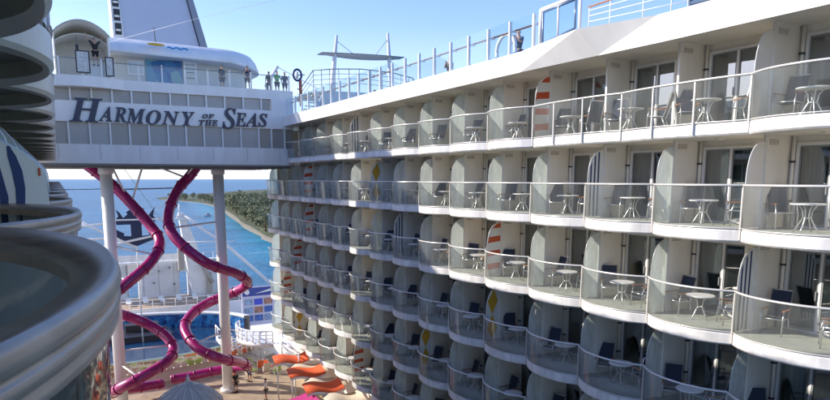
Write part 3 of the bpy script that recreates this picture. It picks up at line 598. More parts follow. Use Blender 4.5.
# letters
GLY = json.loads('''{"H":[[[-0.05,0.0,0.054,0.0,-0.05,0.008],[-0.05,0.023,-0.05,0.015,-0.029,0.023],[0.001,0.031,-0.013,0.026,0.014,0.036],[0.033,0.061,0.024,0.045,0.042,0.076],[0.058,0.127,0.05,0.098,0.096,0.268],[0.171,0.549,0.133,0.408,0.174,0.558],[0.177,0.576,0.176,0.567,0.178,0.584],[0.179,0.601,0.179,0.592,0.179,0.616],[0.162,0.635,0.173,0.628,0.151,0.642],[0.109,0.647,0.133,0.646,0.109,0.655],[0.109,0.671,0.109,0.663,0.213,0.671],[0.422,0.671,0.318,0.671,0.422,0.663],[0.422,0.647,0.422,0.655,0.401,0.647],[0.371,0.639,0.384,0.644,0.357,0.634],[0.339,0.609,0.347,0.624,0.331,0.594],[0.315,0.544,0.323,0.573,0.3,0.488],[0.269,0.375,0.284,0.431,0.349,0.375],[0.508,0.375,0.428,0.375,0.524,0.433],[0.555,0.549,0.539,0.491,0.56,0.569],[0.563,0.601,0.563,0.586,0.563,0.616],[0.546,0.635,0.557,0.628,0.535,0.642],[0.492,0.647,0.517,0.646,0.492,0.655],[0.492,0.671,0.492,0.663,0.597,0.671],[0.806,0.671,0.701,0.671,0.806,0.663],[0.806,0.647,0.806,0.655,0.785,0.647],[0.756,0.641,0.769,0.645,0.743,0.636],[0.725,0.613,0.733,0.627,0.716,0.599],[0.7,0.549,0.708,0.578,0.662,0.407],[0.586,0.122,0.624,0.264,0.58,0.098],[0.577,0.071,0.577,0.081,0.577,0.055],[0.594,0.036,0.583,0.043,0.604,0.029],[0.647,0.023,0.622,0.024,0.647,0.015],[0.647,0.0,0.647,0.008,0.543,0.0],[0.334,0.0,0.438,0.0,0.334,0.008],[0.334,0.023,0.334,0.015,0.355,0.023],[0.385,0.031,0.372,0.026,0.398,0.036],[0.417,0.061,0.408,0.045,0.426,0.076],[0.442,0.127,0.434,0.098,0.46,0.194],[0.496,0.329,0.478,0.262,0.416,0.329],[0.257,0.329,0.337,0.329,0.239,0.26],[0.202,0.122,0.22,0.191,0.196,0.098],[0.193,0.07,0.193,0.081,0.193,0.041],[0.263,0.023,0.216,0.025,0.263,0.015],[0.263,0.0,0.263,0.008,0.159,0.0]]],"A":[[[-0.101,0.0,-0.032,0.0,-0.101,0.008],[-0.101,0.025,-0.101,0.017,-0.072,0.025],[-0.019,0.071,-0.044,0.04,0.148,0.276],[0.481,0.687,0.314,0.482,0.49,0.687],[0.509,0.687,0.5,0.687,0.501,0.502],[0.486,0.132,0.494,0.317,0.486,0.127],[0.486,0.118,0.486,0.123,0.486,0.058],[0.578,0.025,0.517,0.027,0.578,0.017],[0.578,0.0,0.578,0.008,0.474,0.0],[0.265,0.0,0.369,0.0,0.265,0.008],[0.265,0.025,0.265,0.017,0.3,0.028],[0.335,0.058,0.324,0.039,0.346,0.077],[0.353,0.129,0.352,0.1,0.354,0.156],[0.355,0.209,0.354,0.182,0.285,0.209],[0.144,0.209,0.214,0.209,0.12,0.179],[0.073,0.12,0.097,0.15,0.062,0.106],[0.049,0.084,0.054,0.094,0.044,0.073],[0.041,0.06,0.041,0.065,0.041,0.041],[0.106,0.025,0.063,0.029,0.106,0.017],[0.106,0.0,0.106,0.008,0.037,0.0]],[[0.177,0.25,0.241,0.329,0.237,0.25],[0.357,0.25,0.297,0.25,0.361,0.329],[0.368,0.488,0.364,0.409,0.304,0.409]]],"R":[[[-0.05,0.0,0.054,0.0,-0.05,0.008],[-0.05,0.023,-0.05,0.015,-0.029,0.023],[0.001,0.031,-0.013,0.026,0.014,0.036],[0.033,0.061,0.024,0.045,0.042,0.076],[0.058,0.127,0.05,0.098,0.096,0.268],[0.171,0.549,0.133,0.408,0.174,0.559],[0.177,0.576,0.176,0.568,0.178,0.584],[0.179,0.597,0.179,0.591,0.179,0.615],[0.163,0.634,0.174,0.627,0.152,0.641],[0.109,0.647,0.134,0.645,0.109,0.655],[0.109,0.671,0.109,0.663,0.198,0.671],[0.377,0.671,0.288,0.671,0.46,0.671],[0.56,0.635,0.521,0.659,0.599,0.61],[0.618,0.521,0.618,0.572,0.618,0.479],[0.569,0.411,0.602,0.442,0.536,0.38],[0.426,0.344,0.489,0.357,0.454,0.26],[0.51,0.091,0.482,0.175,0.518,0.066],[0.542,0.041,0.529,0.05,0.555,0.032],[0.596,0.026,0.573,0.027,0.596,0.017],[0.596,0.0,0.596,0.009,0.529,0.0],[0.396,0.0,0.463,0.0,0.36,0.11],[0.289,0.331,0.325,0.221,0.279,0.331],[0.258,0.331,0.268,0.331,0.239,0.261],[0.202,0.122,0.221,0.192,0.196,0.099],[0.193,0.07,0.193,0.082,0.193,0.054],[0.21,0.036,0.199,0.043,0.22,0.029],[0.263,0.023,0.238,0.024,0.263,0.015],[0.263,0.0,0.263,0.008,0.159,0.0]],[[0.294,0.365,0.289,0.365,0.348,0.365],[0.421,0.414,0.39,0.381,0.451,0.446],[0.466,0.542,0.466,0.489,0.466,0.607],[0.377,0.639,0.436,0.639,0.361,0.639],[0.345,0.631,0.35,0.636,0.34,0.626],[0.329,0.594,0.334,0.613,0.308,0.518],[0.267,0.366,0.288,0.442,0.272,0.365],[0.281,0.365,0.276,0.365,0.285,0.365]]],"M":[[[0.28,-0.016,0.289,-0.016,0.258,0.169],[0.214,0.54,0.236,0.355,0.177,0.401],[0.102,0.122,0.139,0.261,0.096,0.099],[0.093,0.07,0.093,0.082,0.093,0.054],[0.11,0.036,0.099,0.043,0.121,0.028],[0.163,0.023,0.138,0.024,0.163,0.015],[0.163,0.0,0.163,0.008,0.091,0.0],[-0.052,0.0,0.02,0.0,-0.052,0.008],[-0.052,0.023,-0.052,0.015,-0.031,0.023],[-0.001,0.031,-0.014,0.026,0.012,0.036],[0.031,0.061,0.022,0.046,0.04,0.076],[0.056,0.127,0.048,0.098,0.094,0.268],[0.169,0.549,0.131,0.408,0.174,0.568],[0.177,0.6,0.177,0.585,0.177,0.616],[0.161,0.635,0.172,0.628,0.15,0.642],[0.107,0.647,0.132,0.646,0.107,0.655],[0.107,0.671,0.107,0.663,0.183,0.671],[0.334,0.671,0.258,0.671,0.353,0.513],[0.392,0.196,0.373,0.354,0.494,0.354],[0.699,0.671,0.597,0.513,0.775,0.671],[0.926,0.671,0.85,0.671,0.926,0.663],[0.926,0.647,0.926,0.655,0.905,0.647],[0.875,0.639,0.888,0.644,0.862,0.634],[0.843,0.609,0.851,0.624,0.834,0.594],[0.818,0.544,0.826,0.573,0.78,0.403],[0.705,0.122,0.743,0.263,0.702,0.113],[0.699,0.096,0.7,0.105,0.698,0.087],[0.697,0.07,0.697,0.079,0.697,0.041],[0.768,0.023,0.721,0.025,0.768,0.015],[0.768,0.0,0.768,0.008,0.663,0.0],[0.454,0.0,0.559,0.0,0.454,0.008],[0.454,0.023,0.454,0.015,0.476,0.023],[0.507,0.032,0.494,0.026,0.52,0.038],[0.537,0.06,0.53,0.047,0.54,0.066],[0.549,0.086,0.544,0.075,0.553,0.097],[0.562,0.127,0.557,0.11,0.6,0.27],[0.675,0.557,0.637,0.414,0.553,0.366],[0.308,-0.016,0.43,0.175,0.299,-0.016]]],"O":[[[0.266,-0.017,0.337,-0.017,0.193,-0.017],[0.093,0.049,0.135,0.005,0.049,0.092],[0.028,0.229,0.028,0.152,0.028,0.278],[0.057,0.377,0.038,0.327,0.076,0.426],[0.135,0.516,0.102,0.472,0.168,0.559],[0.246,0.624,0.205,0.595,0.307,0.667],[0.445,0.689,0.374,0.689,0.52,0.689],[0.622,0.624,0.578,0.667,0.665,0.581],[0.686,0.447,0.686,0.522,0.686,0.398],[0.659,0.298,0.677,0.348,0.641,0.247],[0.583,0.157,0.616,0.2,0.55,0.114],[0.469,0.048,0.512,0.077,0.405,0.005]],[[0.274,0.019,0.241,0.019,0.319,0.019],[0.398,0.09,0.36,0.043,0.435,0.137],[0.497,0.293,0.468,0.205,0.526,0.381],[0.54,0.521,0.54,0.457,0.54,0.564],[0.513,0.62,0.531,0.597,0.495,0.643],[0.438,0.654,0.47,0.654,0.412,0.654],[0.363,0.626,0.387,0.645,0.339,0.607],[0.295,0.551,0.316,0.583,0.271,0.515],[0.231,0.427,0.25,0.474,0.212,0.38],[0.188,0.285,0.198,0.333,0.177,0.237],[0.172,0.153,0.172,0.193,0.172,0.109],[0.199,0.053,0.181,0.076,0.216,0.03]]],"N":[[[0.461,-0.016,0.471,-0.016,0.377,0.164],[0.208,0.523,0.292,0.343,0.172,0.389],[0.101,0.122,0.137,0.256,0.095,0.098],[0.092,0.07,0.092,0.081,0.092,0.041],[0.163,0.023,0.116,0.025,0.163,0.015],[0.163,0.0,0.163,0.008,0.091,0.0],[-0.052,0.0,0.02,0.0,-0.052,0.008],[-0.052,0.023,-0.052,0.015,-0.031,0.023],[-0.002,0.031,-0.015,0.026,0.012,0.036],[0.032,0.061,0.022,0.045,0.041,0.076],[0.056,0.127,0.049,0.098,0.091,0.261],[0.162,0.528,0.127,0.394,0.166,0.543],[0.171,0.566,0.169,0.555,0.172,0.576],[0.173,0.589,0.173,0.584,0.173,0.608],[0.155,0.631,0.167,0.622,0.143,0.64],[0.096,0.647,0.123,0.645,0.096,0.655],[0.096,0.671,0.096,0.663,0.162,0.671],[0.293,0.671,0.227,0.671,0.364,0.516],[0.505,0.205,0.434,0.36,0.536,0.32],[0.598,0.549,0.567,0.434,0.601,0.56],[0.606,0.579,0.604,0.57,0.607,0.587],[0.608,0.598,0.608,0.593,0.608,0.615],[0.591,0.635,0.602,0.627,0.58,0.642],[0.537,0.647,0.562,0.646,0.537,0.655],[0.537,0.671,0.537,0.663,0.609,0.671],[0.752,0.671,0.68,0.671,0.752,0.663],[0.752,0.647,0.752,0.655,0.731,0.647],[0.702,0.64,0.715,0.645,0.689,0.635],[0.669,0.61,0.678,0.625,0.66,0.595],[0.644,0.544,0.652,0.573,0.593,0.357],[0.491,-0.016,0.542,0.171,0.481,-0.016]]],"Y":[[[0.034,0.0,0.138,0.0,0.034,0.008],[0.034,0.025,0.034,0.017,0.062,0.026],[0.098,0.041,0.083,0.031,0.113,0.049],[0.129,0.089,0.123,0.066,0.147,0.157],[0.183,0.293,0.165,0.225,0.184,0.296],[0.186,0.305,0.185,0.3,0.186,0.309],[0.186,0.314,0.186,0.312,0.186,0.317],[0.185,0.325,0.186,0.321,0.184,0.329],[0.182,0.336,0.183,0.333,0.155,0.417],[0.1,0.58,0.127,0.499,0.091,0.607],[0.075,0.631,0.083,0.624,0.067,0.638],[0.036,0.645,0.054,0.643,0.036,0.654],[0.036,0.671,0.036,0.662,0.126,0.671],[0.306,0.671,0.216,0.671,0.306,0.663],[0.306,0.647,0.306,0.655,0.281,0.646],[0.254,0.639,0.263,0.644,0.245,0.634],[0.24,0.609,0.24,0.624,0.24,0.606],[0.241,0.6,0.24,0.603,0.241,0.596],[0.243,0.586,0.242,0.591,0.266,0.51],[0.312,0.358,0.289,0.434,0.353,0.413],[0.434,0.524,0.393,0.469,0.458,0.557],[0.47,0.603,0.47,0.584,0.47,0.632],[0.412,0.647,0.451,0.647,0.408,0.647],[0.401,0.647,0.405,0.647,0.401,0.655],[0.401,0.671,0.401,0.663,0.473,0.671],[0.618,0.671,0.546,0.671,0.618,0.663],[0.618,0.647,0.618,0.655,0.601,0.647],[0.571,0.63,0.586,0.641,0.556,0.619],[0.524,0.579,0.541,0.602,0.459,0.49],[0.329,0.312,0.394,0.401,0.311,0.243],[0.275,0.105,0.293,0.174,0.272,0.093],[0.27,0.071,0.27,0.082,0.27,0.052],[0.287,0.035,0.276,0.04,0.298,0.03],[0.345,0.025,0.317,0.026,0.345,0.017],[0.345,0.0,0.345,0.008,0.241,0.0]]],"F":[[[-0.05,0.0,0.054,0.0,-0.05,0.008],[-0.05,0.023,-0.05,0.015,-0.029,0.023],[0.001,0.031,-0.013,0.026,0.014,0.036],[0.033,0.061,0.024,0.045,0.042,0.076],[0.058,0.127,0.05,0.098,0.096,0.268],[0.171,0.549,0.133,0.408,0.174,0.558],[0.177,0.576,0.176,0.567,0.178,0.584],[0.179,0.601,0.179,0.592,0.179,0.616],[0.162,0.635,0.173,0.628,0.151,0.642],[0.109,0.647,0.133,0.646,0.109,0.655],[0.109,0.671,0.109,0.663,0.284,0.671],[0.635,0.671,0.46,0.671,0.622,0.608],[0.596,0.481,0.609,0.544,0.587,0.481],[0.568,0.481,0.577,0.481,0.568,0.486],[0.568,0.495,0.568,0.49,0.568,0.545],[0.526,0.604,0.554,0.581,0.498,0.627],[0.39,0.638,0.453,0.638,0.369,0.638],[0.348,0.628,0.355,0.635,0.341,0.621],[0.329,0.59,0.334,0.609,0.309,0.516],[0.27,0.369,0.29,0.443,0.275,0.368],[0.285,0.368,0.28,0.368,0.29,0.368],[0.299,0.368,0.294,0.368,0.343,0.368],[0.406,0.394,0.379,0.377,0.433,0.411],[0.466,0.476,0.453,0.439,0.474,0.476],[0.491,0.476,0.483,0.476,0.468,0.384],[0.421,0.201,0.444,0.293,0.414,0.201],[0.4,0.201,0.407,0.201,0.401,0.207],[0.401,0.219,0.401,0.213,0.401,0.224],[0.401,0.236,0.401,0.23,0.401,0.264],[0.388,0.3,0.397,0.285,0.379,0.315],[0.345,0.33,0.365,0.325,0.324,0.334],[0.26,0.337,0.296,0.337,0.241,0.265],[0.202,0.122,0.221,0.194,0.196,0.099],[0.193,0.07,0.193,0.082,0.193,0.055],[0.209,0.036,0.198,0.043,0.22,0.029],[0.263,0.023,0.238,0.024,0.263,0.015],[0.263,0.0,0.263,0.008,0.159,0.0]]],"T":[[[0.065,0.0,0.169,0.0,0.065,0.008],[0.065,0.025,0.065,0.017,0.093,0.026],[0.128,0.041,0.114,0.031,0.142,0.049],[0.159,0.089,0.152,0.066,0.208,0.271],[0.305,0.636,0.256,0.454,0.3,0.636],[0.289,0.636,0.294,0.636,0.25,0.636],[0.178,0.599,0.213,0.623,0.143,0.574],[0.095,0.492,0.115,0.538,0.087,0.492],[0.07,0.492,0.078,0.492,0.082,0.552],[0.107,0.671,0.095,0.611,0.288,0.671],[0.651,0.671,0.47,0.671,0.641,0.607],[0.622,0.479,0.632,0.543,0.613,0.479],[0.594,0.479,0.603,0.479,0.587,0.583],[0.463,0.635,0.544,0.635,0.461,0.635],[0.456,0.635,0.458,0.635,0.407,0.455],[0.309,0.094,0.358,0.274,0.306,0.085],[0.305,0.068,0.305,0.076,0.306,0.053],[0.322,0.037,0.311,0.042,0.332,0.031],[0.376,0.025,0.35,0.027,0.376,0.017],[0.376,0.0,0.376,0.008,0.272,0.0]]],"E":[[[-0.05,0.0,0.14,0.0,-0.05,0.008],[-0.05,0.023,-0.05,0.015,-0.029,0.023],[0.001,0.031,-0.013,0.026,0.014,0.036],[0.033,0.061,0.024,0.045,0.042,0.076],[0.058,0.127,0.05,0.098,0.096,0.268],[0.171,0.549,0.133,0.408,0.174,0.559],[0.177,0.576,0.176,0.568,0.178,0.584],[0.179,0.597,0.179,0.591,0.179,0.615],[0.163,0.634,0.174,0.627,0.152,0.641],[0.109,0.647,0.134,0.645,0.109,0.655],[0.109,0.671,0.109,0.663,0.287,0.671],[0.643,0.671,0.465,0.671,0.631,0.608],[0.606,0.483,0.618,0.546,0.597,0.483],[0.578,0.483,0.587,0.483,0.578,0.486],[0.578,0.492,0.578,0.489,0.578,0.545],[0.536,0.606,0.564,0.583,0.507,0.628],[0.401,0.639,0.462,0.639,0.383,0.639],[0.361,0.636,0.37,0.638,0.352,0.633],[0.341,0.622,0.345,0.629,0.336,0.615],[0.328,0.592,0.332,0.605,0.309,0.519],[0.27,0.373,0.289,0.446,0.279,0.373],[0.298,0.373,0.289,0.373,0.333,0.373],[0.383,0.383,0.362,0.376,0.404,0.39],[0.437,0.417,0.422,0.401,0.451,0.432],[0.476,0.479,0.464,0.453,0.484,0.479],[0.501,0.479,0.493,0.479,0.477,0.387],[0.43,0.203,0.454,0.295,0.423,0.203],[0.408,0.203,0.415,0.203,0.409,0.21],[0.409,0.223,0.409,0.216,0.409,0.229],[0.409,0.242,0.409,0.235,0.409,0.278],[0.381,0.318,0.4,0.303,0.362,0.332],[0.289,0.339,0.332,0.339,0.284,0.339],[0.275,0.339,0.28,0.339,0.27,0.339],[0.261,0.338,0.266,0.339,0.24,0.262],[0.199,0.109,0.22,0.185,0.198,0.102],[0.194,0.084,0.196,0.094,0.191,0.074],[0.19,0.065,0.19,0.068,0.19,0.054],[0.204,0.041,0.195,0.046,0.213,0.036],[0.257,0.034,0.23,0.034,0.305,0.034],[0.381,0.05,0.346,0.039,0.416,0.06],[0.475,0.102,0.447,0.077,0.502,0.127],[0.554,0.203,0.529,0.16,0.562,0.203],[0.579,0.203,0.571,0.203,0.56,0.135],[0.521,0.0,0.54,0.068,0.331,0.0]]],"S":[[[0.229,-0.017,0.304,-0.017,0.192,-0.017],[0.086,0.015,0.144,-0.007,0.075,0.019],[0.057,0.021,0.066,0.021,0.048,0.021],[0.035,0.014,0.041,0.019,0.029,0.008],[0.014,-0.011,0.022,0.0,0.005,-0.011],[-0.013,-0.011,-0.004,-0.011,0.004,0.064],[0.039,0.215,0.022,0.14,0.048,0.215],[0.067,0.215,0.058,0.215,0.067,0.213],[0.067,0.208,0.067,0.21,0.067,0.145],[0.106,0.067,0.08,0.098,0.131,0.035],[0.216,0.019,0.168,0.019,0.239,0.019],[0.278,0.037,0.259,0.025,0.297,0.049],[0.323,0.084,0.312,0.065,0.334,0.102],[0.339,0.145,0.339,0.123,0.339,0.165],[0.325,0.2,0.334,0.183,0.316,0.217],[0.282,0.254,0.301,0.235,0.264,0.273],[0.212,0.319,0.24,0.294,0.184,0.344],[0.147,0.385,0.162,0.366,0.131,0.403],[0.114,0.439,0.12,0.421,0.107,0.457],[0.104,0.501,0.104,0.478,0.104,0.537],[0.131,0.598,0.113,0.569,0.149,0.626],[0.205,0.665,0.173,0.648,0.236,0.681],[0.309,0.689,0.27,0.689,0.328,0.689],[0.37,0.683,0.348,0.687,0.391,0.678],[0.44,0.663,0.415,0.671,0.45,0.66],[0.465,0.658,0.458,0.658,0.482,0.658],[0.509,0.686,0.496,0.667,0.518,0.686],[0.536,0.686,0.527,0.686,0.52,0.617],[0.488,0.48,0.504,0.549,0.478,0.48],[0.459,0.48,0.469,0.48,0.46,0.483],[0.46,0.491,0.46,0.487,0.46,0.495],[0.46,0.502,0.46,0.499,0.46,0.532],[0.443,0.581,0.454,0.558,0.432,0.604],[0.398,0.635,0.417,0.622,0.379,0.648],[0.333,0.654,0.357,0.654,0.304,0.654],[0.259,0.624,0.28,0.644,0.238,0.603],[0.228,0.548,0.228,0.578,0.228,0.529],[0.247,0.493,0.234,0.511,0.259,0.474],[0.293,0.439,0.274,0.456,0.304,0.429],[0.327,0.409,0.315,0.419,0.338,0.398],[0.361,0.378,0.35,0.388,0.392,0.35],[0.436,0.29,0.417,0.321,0.455,0.259],[0.464,0.187,0.464,0.225,0.464,0.124],[0.403,0.038,0.444,0.074,0.362,0.001]]]}''')
LET = [('H', 0.99, 2.94, 3.59, 5.05), ('A', 2.66, 3.43, 3.67, 4.59), ('R', 3.56, 4.3, 3.66, 4.58), ('M', 4.29, 5.49, 3.6, 4.54), ('O', 5.51, 6.45, 3.57, 4.5), ('N', 6.49, 7.65, 3.59, 4.48), ('Y', 7.84, 8.65, 3.6, 4.5), ('O', 9.17, 9.53, 4.11, 4.42), ('F', 9.55, 9.96, 4.12, 4.43), ('T', 8.92, 9.33, 3.63, 4.0), ('H', 9.3, 9.81, 3.63, 4.02), ('E', 9.78, 10.18, 3.64, 4.03), ('S', 10.5, 11.49, 3.49, 4.9), ('E', 11.42, 12.2, 3.68, 4.6), ('A', 12.09, 13.0, 3.68, 4.63), ('S', 13.06, 13.74, 3.71, 4.63)]
for ch, x0, x1, z0, z1 in LET:
    sp = GLY[ch]; ax = [p[0] for s_ in sp for p in s_]; ay = [p[1] for s_ in sp for p in s_]
    gx0, gx1, gy0, gy1 = min(ax), max(ax), min(ay), max(ay)
    sx = (x1 - x0) / (gx1 - gx0); sz = (z1 - z0) / (gy1 - gy0)
    cu = bpy.data.curves.new('letter', 'CURVE'); cu.dimensions = '2D'; cu.fill_mode = 'BOTH'; cu.extrude = .05; cu.resolution_u = 5; cu.offset = .012 if z1 - z0 > .6 else .004
    for s_ in sp:
        q = cu.splines.new('BEZIER'); q.bezier_points.add(len(s_) - 1); q.use_cyclic_u = True
        for bp_, p in zip(q.bezier_points, s_):
            f_ = lambda a, b: ((a - gx0) * sx, (b - gy0) * sz, 0)
            bp_.co = f_(p[0], p[1]); bp_.handle_left_type = bp_.handle_right_type = 'FREE'; bp_.handle_left = f_(p[2], p[3]); bp_.handle_right = f_(p[4], p[5])
    tmp = bpy.data.objects.new('tmp', cu); COL.objects.link(tmp); bpy.context.view_layer.update()
    me = bpy.data.meshes.new_from_object(tmp.evaluated_get(bpy.context.evaluated_depsgraph_get()))
    bpy.data.objects.remove(tmp); bpy.data.curves.remove(cu)
    me.transform(Matrix.Rotation(R(90), 4, 'X')); me.materials.clear(); me.materials.append(navyp); me.name = 'letter'
    obj('letter', me, bg, (x0, BY - .055, z0))
# bridge deck rail
gr = thing('bridge_glass_rail', 'glass guard rail with white posts along the top of the bridge', 'railing', (8, BY + .1, 6.35))
g2 = MB(); g2.face([(3.8, BY + .1, 6.37), (15.6, BY + .1, 6.37), (15.6, BY + .1, 7.35), (3.8, BY + .1, 7.35)])
ar = [(-.5, -.05), (.6, -.55), (1.9, -.75), (3.0, -.55), (3.8, .0)]
for i in range(4): g2.face([(ar[i][0], BY + ar[i][1], 6.37), (ar[i + 1][0], BY + ar[i + 1][1], 6.37), (ar[i + 1][0], BY + ar[i + 1][1], 7.35), (ar[i][0], BY + ar[i][1], 7.35)])
obj('glass_panel', g2.mesh('glass_panel', glass), gr, (0, 0, 0))
g2 = MB(); g2.tube([(x, BY + y + .02, 7.38) for x, y in ar] + [(15.6, BY + .12, 7.38)], .028, 6); obj('handrail', g2.mesh('handrail', grey), gr, (0, 0, 0))
pm2 = MB().box((-.045, -.03, 0), (.045, .03, 1.18)).mesh('post', white)
for x in (3.8, 5.25, 6.7, 8.2, 9.7, 11.2, 12.7, 14.2, 15.5): obj('post', pm2, gr, (x, BY + .1, 6.3))
for x, y in ar[:4]: obj('post', pm2, gr, (x, BY + y, 6.3))

# deck house on the bridge
dh = thing('deck_house', 'white deck house with long curved visor roof and blue mural on top of the bridge', 'deck house', (8, 51, 6.3))
m = MB()
plan = [(3.6, 51), (11.6, 51)] + [(11.6 + 2.3 * math.sin(a), 53.3 - 2.3 * math.cos(a)) for a in [R(q) for q in range(15, 91, 15)]] + [(13.9, 57), (3.6, 57)]
m.prism(plan, lambda p, d: (p[0], p[1], d), 6.3, 8.65); obj('wall', m.mesh('wall', mat('house_wall', (.60, .58, .52), .5, noise=.06, nscale=1)), dh, (0, 0, 0))
m = MB()
prof = [(-1.5, 8.55), (-1.45, 8.78), (-.9, 9.3), (0, 9.75), (1.5, 10.0)]
low = [(3.7, 51)] + [(12.0, 51)] + [(12.0 + 2.4 * math.sin(a), 53.4 - 2.4 * math.cos(a)) for a in [R(q) for q in range(15, 91, 15)]] + [(14.4, 57)]
rows = []
cen = (12.0, 53.4)
for off, z in prof:
    row = []
    for x, y in low:
        if y <= 51.01: row.append((x, y + off * .95, z - (.0 if x < 4 else .12)))
        elif y < 57: 
            dx, dy = (x - cen[0]) / 2.4, (y - cen[1]) / 2.4; rr = 2.4 - off * (.75 - .4 * dx)
            row.append((cen[0] + dx * rr, cen[1] + dy * rr, z - .12 - .25 * dx))
        else: row.append((x - off * .35, y, z - .37))
    rows.append(row)
m.grid(rows, 0, True)
m.face([rows[0][i] for i in range(len(low))] + [(14.0, 57, 8.6), (3.7, 57, 8.6)])
m.face([rows[-1][i] for i in range(len(low))] + [(3.7, 57, 10.0)])
obj('roof', m.mesh('roof', white), dh, (0, 0, 0))
obj('mural', box1((6.15, 50.93, 6.5), (8.66, 50.97, 8.45), mural), dh, (0, 0, 0))
d_ = obj('door', MB().box((8.75, 50.9, 6.32), (9.72, 50.96, 8.5)).mesh('door', white), dh, (0, 0, 0))
obj('pane', MB().box((8.92, 50.86, 6.9), (9.55, 50.9, 8.3)).mesh('pane', glass_dark), d_, (0, 0, 0))
obj('shelf', MB().box((8.95, 50.82, 7.3), (9.5, 50.86, 7.34)).box((8.95, 50.82, 7.7), (9.5, 50.86, 7.74)).mesh('shelf', dark), d_, (0, 0, 0))
w_ = obj('window', MB().box((4.95, 50.92, 7.3), (6.05, 50.97, 8.3)).mesh('window', white), dh, (0, 0, 0))
obj('pane', MB().box((5.08, 50.88, 7.42), (5.95, 50.92, 8.2)).mesh('pane', glass_dark), w_, (0, 0, 0))
# two colour marks on the visor
mk1 = MB(); 
mk1.face([(6.75 + .58 * math.cos(a), 49.52 + .1 * math.sin(a), 9.11 + .12 * math.sin(a)) for a in [2 * math.pi * i / 18 for i in range(18)]])
mk2 = MB()
mk2.tube([(7.45 + k * .16, 49.50, 8.98 + .05 * math.sin(k * 1.9)) for k in range(10)], .06, 6)
obj('emblem', mk1.mesh('emblem', yellow), dh, (0, -.05, .12)); obj('emblem', mk2.mesh('emblem', mat('logo_blue', (.05, .30, .62), .4)), dh, (0, -.05, .12))
# arch shelter
ash = thing('arched_shelter', 'barrel roofed shelter with open front at the left end of the bridge top', 'shelter', (2, 48, 6.3))
m = MB(); rows = []
AP = [(.42 + 3.22 * i / 12, 8.95 + .85 * math.sin(math.pi * i / 12) ** .8) for i in range(13)]
rows = [[(x, 47.0, z + .08) for x, z in AP], [(x, 51.5, z + .08) for x, z in AP]]
m.grid(rows, 0, True); rows = [[(x, 47.0, z - .04) for x, z in AP], [(x, 51.5, z - .04) for x, z in AP]]; m.grid(rows, 2, True)
m.grid([[(x, 47.0, z - .04) for x, z in AP], [(x, 47.0, z + .08) for x, z in AP]], 1, False)
obj('canopy', m.mesh('canopy', [white, undm, cream2]), ash, (0, 0, 0))
m = MB(); m.prism([(x, z - .05) for x, z in AP] + [(3.6, 6.3), (.42, 6.3)], XZ(50.6), 0, .1); obj('back_wall', m.mesh('back_wall', cream2), ash, (0, 0, 0))
for xa, xb in ((3.5, 3.62), (.42, .5)): obj('side_wall', MB().box((xa, 47.1, 6.3), (xb, 50.6, 8.95)).mesh('side_wall', cream2), ash, (0, 0, 0))
m = MB(); ins = [(.42 + 3.22 * i / 12, 8.55 + .62 * math.sin(math.pi * i / 12) ** .8) for i in range(13)]
m.grid([[(x, 48.0, z) for x, z in ins], [(x, 48.0, z + .05) for x, z in ins]], 0, False); m.grid([[(x, 48.0, z) for x, z in ins], [(x, 50.5, z) for x, z in ins]], 0, True)
obj('inner_vault', m.mesh('inner_vault', cream), ash, (0, 0, 0))
sp_ = thing('loudspeaker', 'small black loudspeaker hanging under the barrel roof', 'loudspeaker', (1.75, 47.8, 8.1)); 
obj('box', MB().box((-.09, -.08, 0), (.09, .08, .36)).mesh('box', dark), sp_, (0, 0, 0), local=True); obj('bracket', MB().tube([(0, 0, .36), (0, 0, .9)], .02, 6).mesh('bracket', grey), sp_, (0, 0, 0), local=True)
def notice(x, y, w, h, z, label):
    t = thing('notice_board', label, 'notice board', (x, y, z))
    m = MB(); f = .07
    m.box((0, 0, 0), (w, .06, f)); m.box((0, 0, h - f), (w, .06, h)); m.box((0, 0, f), (f, .06, h - f)); m.box((w - f, 0, f), (w, .06, h - f))
    obj('frame', m.mesh('frame', dark), t, (0, 0, 0), local=True)
    obj('sheet', MB().box((f, .01, f), (w - f, .04, h - f)).mesh('sheet', mat('sheet', (.6, .6, .57), .4, noise=.3, nscale=6)), t, (0, 0, 0), local=True)
notice(1.55, 46.15, .80, 1.35, 6.5, 'black framed notice sheet left of the dark acrobat figure, on the bridge top')
notice(3.22, 46.35, .5, 1.2, 6.42, 'black framed notice board at the right end of the barrel roofed shelter')
pe = thing('white_counter', 'white counter block behind the glass rail under the barrel roof', 'counter', (3, 47.6, 6.3))
obj('base', MB().box((-.75, 0, 0), (.5, .6, 1.0)).mesh('base', white), pe, (0, 0, 0), local=True); obj('top', MB().box((-.8, -.05, 1.0), (.55, .65, 1.06)).mesh('top', surfw), pe, (0, 0, 0), local=True)
